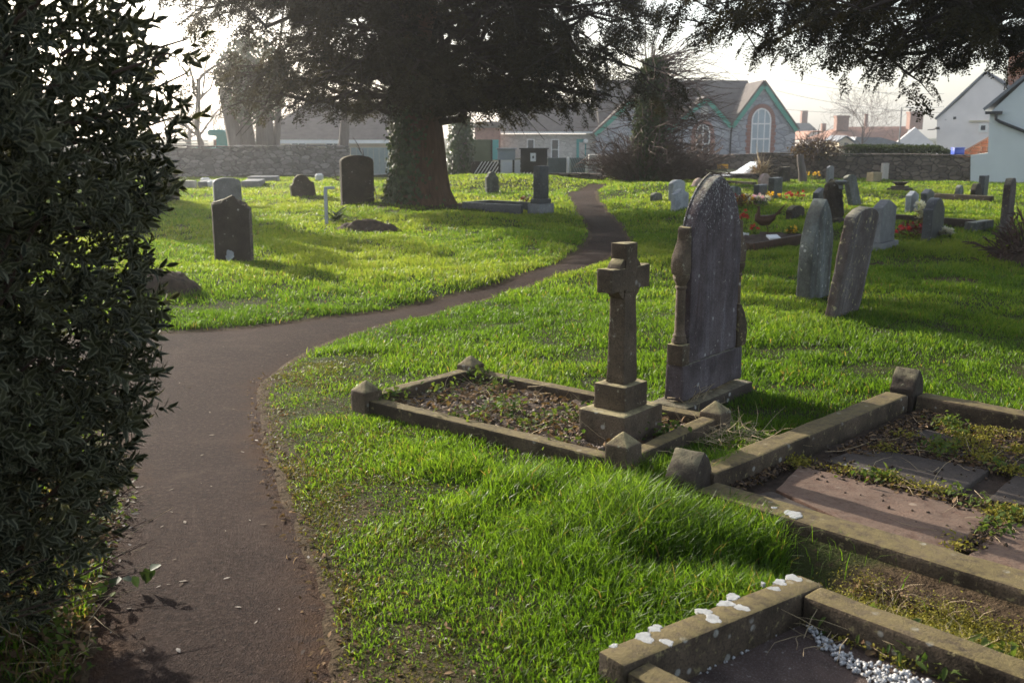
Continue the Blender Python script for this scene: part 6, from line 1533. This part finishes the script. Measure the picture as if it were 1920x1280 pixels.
# dry straw round the far post and between the two graves
q4 = P1[2]; S(strands('dry_straw', [(q4[0]+g.normal()*.13+.02, q4[1]+g.normal()*.10-.16, .06) for _ in range(150)], .20, .0012, M_STRAW, g, .9))
gap = [P1[1]+U1*.08, P2[0]+V2*.2, P2[0]+V2*.9-U2*.08, P1[2]+U1*.1]
S(leaf_litter('fallen_leaves', [(a, b, c+g.uniform(0, .03)) for a, b, c in pts_in(gap, 260, g, .02)], .045, .025, M_DEAD, g))
S(strands('dry_straw', pts_in(gap, 60, g, .03), .2, .0012, M_STRAW, g, .6))
# trough between the second and third graves
T4 = [C3+nn3*.06+fu*.05+dd*.02, C3+fu*1.9+dd*.02, C3+fu*1.9+dd*.30, C3+fu*.02+dd*.36]
tp = pts_in(T4, 1, g, 0)
tpz = lambda ps, off: [(a, b, tzf(a, b)+off) for a, b, _ in ps]
mc = tpz(pts_in(T4, 120, g, 0), .012); S(weeds('moss', mc, 300, .055, .010, .005, M_MOSS, g, .04))
S(strands('dry_straw', tpz(pts_in(T4, 480, g, 0), .01), .13, .0011, M_STRAW, g, 1.9))
fp_ = np.array([(a, b) for a, b, _ in pts_in(T4, 2400, g, 0)]); n_ = len(fp_); v_, q_, t_ = blades(fp_[:, 0], fp_[:, 1], g.uniform(.015, .06, n_), .004*g.uniform(.7, 1.3, n_), g.uniform(.3, 1.1, n_), g); S(link('grass_tufts', fastmesh('grass_tufts', v_, q_, t_, {'rnd': np.repeat(np.where(g.random(n_) < .35, 1, g.random(n_)*.8), 5)}), M_GRASSW))
S(leaf_litter('fallen_leaves', tpz(pts_in(T4, 1500, g, 0), .012), .032, .018, M_DEAD, g))
# plot two: moss and debris in the joints
J = [[(1690, 820), (1920, 860), (1920, 900), (1640, 845)], [(1500, 862), (1800, 935), (1920, 960), (1920, 985), (1870, 985), (1780, 955), (1490, 880)], [(1330, 905), (1500, 860), (1480, 880), (1390, 925)], [(1860, 965), (1930, 960), (1830, 1040), (1780, 1036)], [(1560, 850), (1740, 765), (1800, 775), (1640, 860)], [(1770, 790), (1920, 820), (1920, 870), (1760, 815)]]
JW = [[G(a, b, .0)[:2] for a, b in j] for j in J]
for i, j in enumerate(JW):
    ar = abs(sum(j[k][0]*j[(k+1) % len(j)][1]-j[(k+1) % len(j)][0]*j[k][1] for k in range(len(j))))/2
    S(leaf_litter('leaf_debris', [(a, b, .005+g.uniform(0, .022)) for a, b, _ in pts_in(j, int(2600*ar)+60, g, 0)], .028, .016, M_DEAD, g))
    S(rocks('soil_crumbs', [(a, b, .008+g.uniform(0, .014)) for a, b, _ in pts_in(j, int(2600*ar)+80, g, 0)], .013, M_SOIL, g))
    if i in (0, 1, 3, 5): S(weeds('moss', pts_in(j, int(22*ar)+5, g, .012), 150, .04, .016, .009, M_MOSS, g, .035)); S(weeds('weeds', pts_in(j, int(9*ar)+3, g, .012), 40, .04, .03, .016, M_WEED, g, .06))
allp2 = [G(a, b, .02)[:2] for a, b in ((1480, 880), (1700, 770), (1920, 810), (1920, 1040), (1800, 1020))]
S(rocks('soil_crumbs', pts_in(allp2, 170, g, .024), .012, M_SOIL, g)); S(strands('dry_stems', pts_in(allp2, 36, g, .025), .22, .0013, M_STRAW, g, .3))
# plot three: white gravel edge and plants
GE = [(1500, 1150), (1520, 1150), (1548, 1198), (1620, 1240), (1700, 1262), (1790, 1300), (1660, 1300), (1606, 1262), (1536, 1212)]
GW = [G(a, b, .0)[:2] for a, b in GE]; S(rocks('white_gravel', [(a, b, g.uniform(-.004, .012)) for a, b, _ in pts_in(GW, 420, g, 0)], .0105, M_GRAVEL, g))
GI = [G(a, b, 0)[:2] for a, b in ((1290, 1262), (1480, 1160), (1500, 1165), (1320, 1262))]; S(rocks('white_gravel', [(a, b, -.004) for a, b, _ in pts_in(GI, 40, g, 0)], .008, M_GRAVEL, g))
PW = [G(a, b, 0)[:2] for a, b in ((1540, 1165), (1700, 1200), (1900, 1262), (1900, 1310), (1790, 1262), (1650, 1230), (1570, 1190))]
S(weeds('weeds', pts_in(PW, 26, g, .0), 40, .035, .045, .016, M_WEED, g, .07)); S(leaf_litter('leaf_debris', [(a, b, g.uniform(0, .02)) for a, b, _ in pts_in(PW, 500, g, 0)], .03, .016, M_DEAD, g)); S(strands('dry_stems', pts_in(PW, 26, g, .0)+pts_in([C3+nn3*.15-dd*.25, C3+nn3*.3-dd*.25, C3+nn3*.3-dd*.05, C3+nn3*.15-dd*.05], 16, g, 0), .22, .0014, M_STRAW, g, 1.0))
S(weeds('moss', pts_in(PW, 10, g, 0), 160, .035, .014, .008, M_MOSS, g, .03))
# foot of the shrub: leaf litter, weeds, dead grass
foot = [G(a, b)[:2] for a, b in ((-160, 900), (200, 880), (235, 960), (205, 1040), (190, 1110), (160, 1290), (-160, 1290))]
S(leaf_litter('leaf_debris', [(a, b, tzf(a, b)+g.uniform(0, .03)) for a, b, _ in pts_in(foot, 2600, g, 0)], .045, .02, M_DEAD, g))
S(weeds('weeds', [(a, b, tzf(a, b)) for a, b, _ in pts_in(foot, 60, g, 0)], 30, .05, .028, .014, M_WEED, g, .08))
fp_ = np.array([(a, b) for a, b, _ in pts_in(foot, 5200, g, 0)]); fp_ = fp_[vnoise(fp_[:, 0], fp_[:, 1], .22, 77) > .42]; n_ = len(fp_)
v_, q_, t_ = blades(fp_[:, 0], fp_[:, 1], g.uniform(.03, .11, n_), .0045*g.uniform(.7, 1.3, n_), g.uniform(.3, 1, n_), g); S(link('grass_tufts', fastmesh('grass_tufts', v_, q_, t_, {'rnd': np.repeat(np.where(g.random(n_) < .3, 1, g.random(n_)*.7), 5)}), M_GRASS))
S(strands('dry_stems', [(a, b, tzf(a, b)) for a, b, _ in pts_in(foot, 260, g, 0)], .26, .0016, M_STRAW, g, .9))
# dead leaf bits in the worn strip beside the path
N = 9000; ex = g.uniform(-2, 1, N); ey = g.uniform(2.3, 6.8, N); es = sdf(ex, ey); ok = (es > -.12) & (es < .9) & (g.random(N) < sstep(.9, .05, es)*.8) & (ex > -1.7+.55*(4.5-ey)); ex, ey, es = ex[ok], ey[ok], es[ok]
S(leaf_litter('leaf_debris', np.stack([ex, ey, tz(ex, ey)+np.where(es > 0, .008, .034)], -1), .026, .010, M_DEAD, g, .3, (.4, 1.4)))
# scattered leaves on the path
pp = []
main = [(190, 900), (540, 900), (600, 1060), (650, 1270), (150, 1270)]; main2 = [(280, 640), (560, 640), (490, 740), (540, 900), (230, 900)]
for poly, n in ((main, 34), (main2, 20), ([(195, 890), (260, 890), (250, 1020), (190, 1100)], 90)):
    pp += [(a, b, tzf(a, b)+.030) for a, b, _ in pts_in([G(*q)[:2] for q in poly], n, g, 0)]
S(leaf_litter('fallen_leaves', pp, .035, .013, leafmat('bleached_leaves', (.09, .065, .05), (.33, .30, .27), trans=.1, rough=.9, spec=.05), g, .06, (.4, 1.1), .06, .04))
# ivy sprig across the edge
sp = [G(120, 1098, .06), G(180, 1090, .07), G(240, 1077, .07), G(300, 1062, .08)]
e = empty('ivy_sprig', (sp[0][0], sp[0][1], 0), 0, 'trailing ivy sprig reaching out from the shrub over the path', 'ivy'); o = np.array([sp[0][0], sp[0][1], 0])
tubes('stem', [[p-o for p in sp]], [.003], [.002], M_TWIG, e, 5)
L = []; 
for f in np.linspace(.3, 1, 10): p, t = along(sp, f); L.append(p-o+g.normal(size=3)*.006)
lv, lq, le = leaf_tpl(.055, .05, .2, .2); V, Q = scatter(lv, lq, np.array(L), basis(rnd_dirs(10, g)+np.array([.3, -.2, .2])), g.uniform(.7, 1.1, 10)); link('leaves', fastmesh('leaves', V, Q, None, {'rnd': np.repeat(g.random(10), len(lv))}, True), M_IVY, e)
# drooping plant by the stake, tuft on the back wall
def clump(name, label, px, yb, n, L, m, cat, seed, w=.05):
    g = np.random.default_rng(seed); b = G(px, yb); z = tzf(*b[:2]); e = empty(name, (*b[:2], z), 0, label, cat); P = np.tile(np.array([[0, 0, .03]]), (n, 1))+g.normal(size=(n, 3))*np.array([.06, .06, .02]); d = np.stack([g.normal(size=n)*.7, g.normal(size=n)*.7, g.uniform(.6, 1.3, n)], -1)
    lv, lq, le = leaf_tpl(L, w, .25, .75); V, Q = scatter(lv, lq, P, basis(d), g.uniform(.6, 1.1, n)); link('leaves', fastmesh('leaves', V, Q, None, {'rnd': np.repeat(g.random(n), len(lv))}, True), m, e); return e
clump('drooping_plant', 'small drooping leafy plant right of the white marker stake', 632, 424, 40, .5, M_IVY, 'plant', 5, .06)
clump('leafy_tuft', 'dark green leafy tuft under the stone wall beside the shrub', 336, 352, 90, .55, M_HEDGE, 'plant', 6, .04)
clump('leafy_tuft', 'spiky tuft at the foot of the yew by the brambles', 735, 392, 60, .5, M_IVY, 'plant', 7, .04)
# climber on the plinth of the arched headstone
e = empty('dry_climber', (float(G(1290, 775)[0]), float(G(1290, 775)[1]), 0), 0, 'dry leafless climber creeping up the foot of the arched headstone', 'climber')
P = []
for i in range(26):
    p = np.array([g.normal()*.04, g.normal()*.02, 0]); d = np.array([g.normal()*.2, g.normal()*.1, 1]); pts = [p]
    for k in range(5): d = d+g.normal(size=3)*.45; d[2] = abs(d[2]); d /= np.linalg.norm(d); pts.append(pts[-1]+d*g.uniform(.03, .06))
    P.append(pts)
tubes('stems', P, [.003]*26, [.0012]*26, M_STRAW, e, 4)

# ------------------------------------------------------------------ haze, sky, sun, camera
hz = MB().box((0, 150, 7), (760, 760, 16)).build('haze', None); kind(hz, 'stuff')
m = bpy.data.materials.new('haze_air'); m.use_nodes = True; nt = m.node_tree; nt.nodes.clear()
pv = nt.nodes.new('ShaderNodeVolumePrincipled'); ou = nt.nodes.new('ShaderNodeOutputMaterial'); pv.inputs['Color'].default_value = (.93, .93, .95, 1); pv.inputs['Density'].default_value = HAZE; pv.inputs['Anisotropy'].default_value = .85
nt.links.new(pv.outputs[0], ou.inputs['Volume']); hz.data.materials.append(m)
w = bpy.data.worlds.new('World'); SC.world = w; w.use_nodes = True; wn = w.node_tree
sky = wn.nodes.new('ShaderNodeTexSky'); sky.sky_type = 'NISHITA'; sky.sun_disc = False; sky.sun_elevation = SUN_EL; sky.sun_rotation = -SUN_AZ
sky.air_density = 1.0; sky.dust_density = DUST; sky.ozone_density = 1.0
bg = wn.nodes['Background']; hsv = wn.nodes.new('ShaderNodeHueSaturation'); hsv.inputs['Saturation'].default_value = .6; wn.links.new(sky.outputs[0], hsv.inputs['Color']); wn.links.new(hsv.outputs[0], bg.inputs[0]); bg.inputs[1].default_value = SKY
sl = bpy.data.lights.new('sun', 'SUN'); sl.energy = SUN; sl.angle = R(.5); sl.color = (1, .91, .77)
so = bpy.data.objects.new('sun', sl); COL.objects.link(so); so.rotation_euler = Vector(SUNV).to_track_quat('Z', 'Y').to_euler(); so.location = (-8, 8, 12)
cam = bpy.data.cameras.new('camera'); co = bpy.data.objects.new('camera', cam); COL.objects.link(co); SC.camera = co
cam.lens = 35*FPX/1866.67; cam.sensor_width = 36; cam.clip_end = 3000; cam.clip_start = .05
co.location = (0, 0, CAMH); co.rotation_euler = (PI/2-PITCH, 0, 0)
cam.dof.use_dof = True; cam.dof.focus_distance = 6.0; cam.dof.aperture_fstop = 4.5
v = SC.view_settings; v.view_transform = 'Standard'; v.look = 'None'; v.exposure = EXPO; v.gamma = 1
SC.render.engine = 'CYCLES'; c = SC.cycles; c.use_denoising = True; c.max_bounces = 7; c.transparent_max_bounces = 8; c.volume_bounces = 1; c.diffuse_bounces = 3; c.glossy_bounces = 2; c.transmission_bounces = 4; c.sample_clamp_indirect = 6; c.caustics_reflective = False; c.caustics_refractive = False
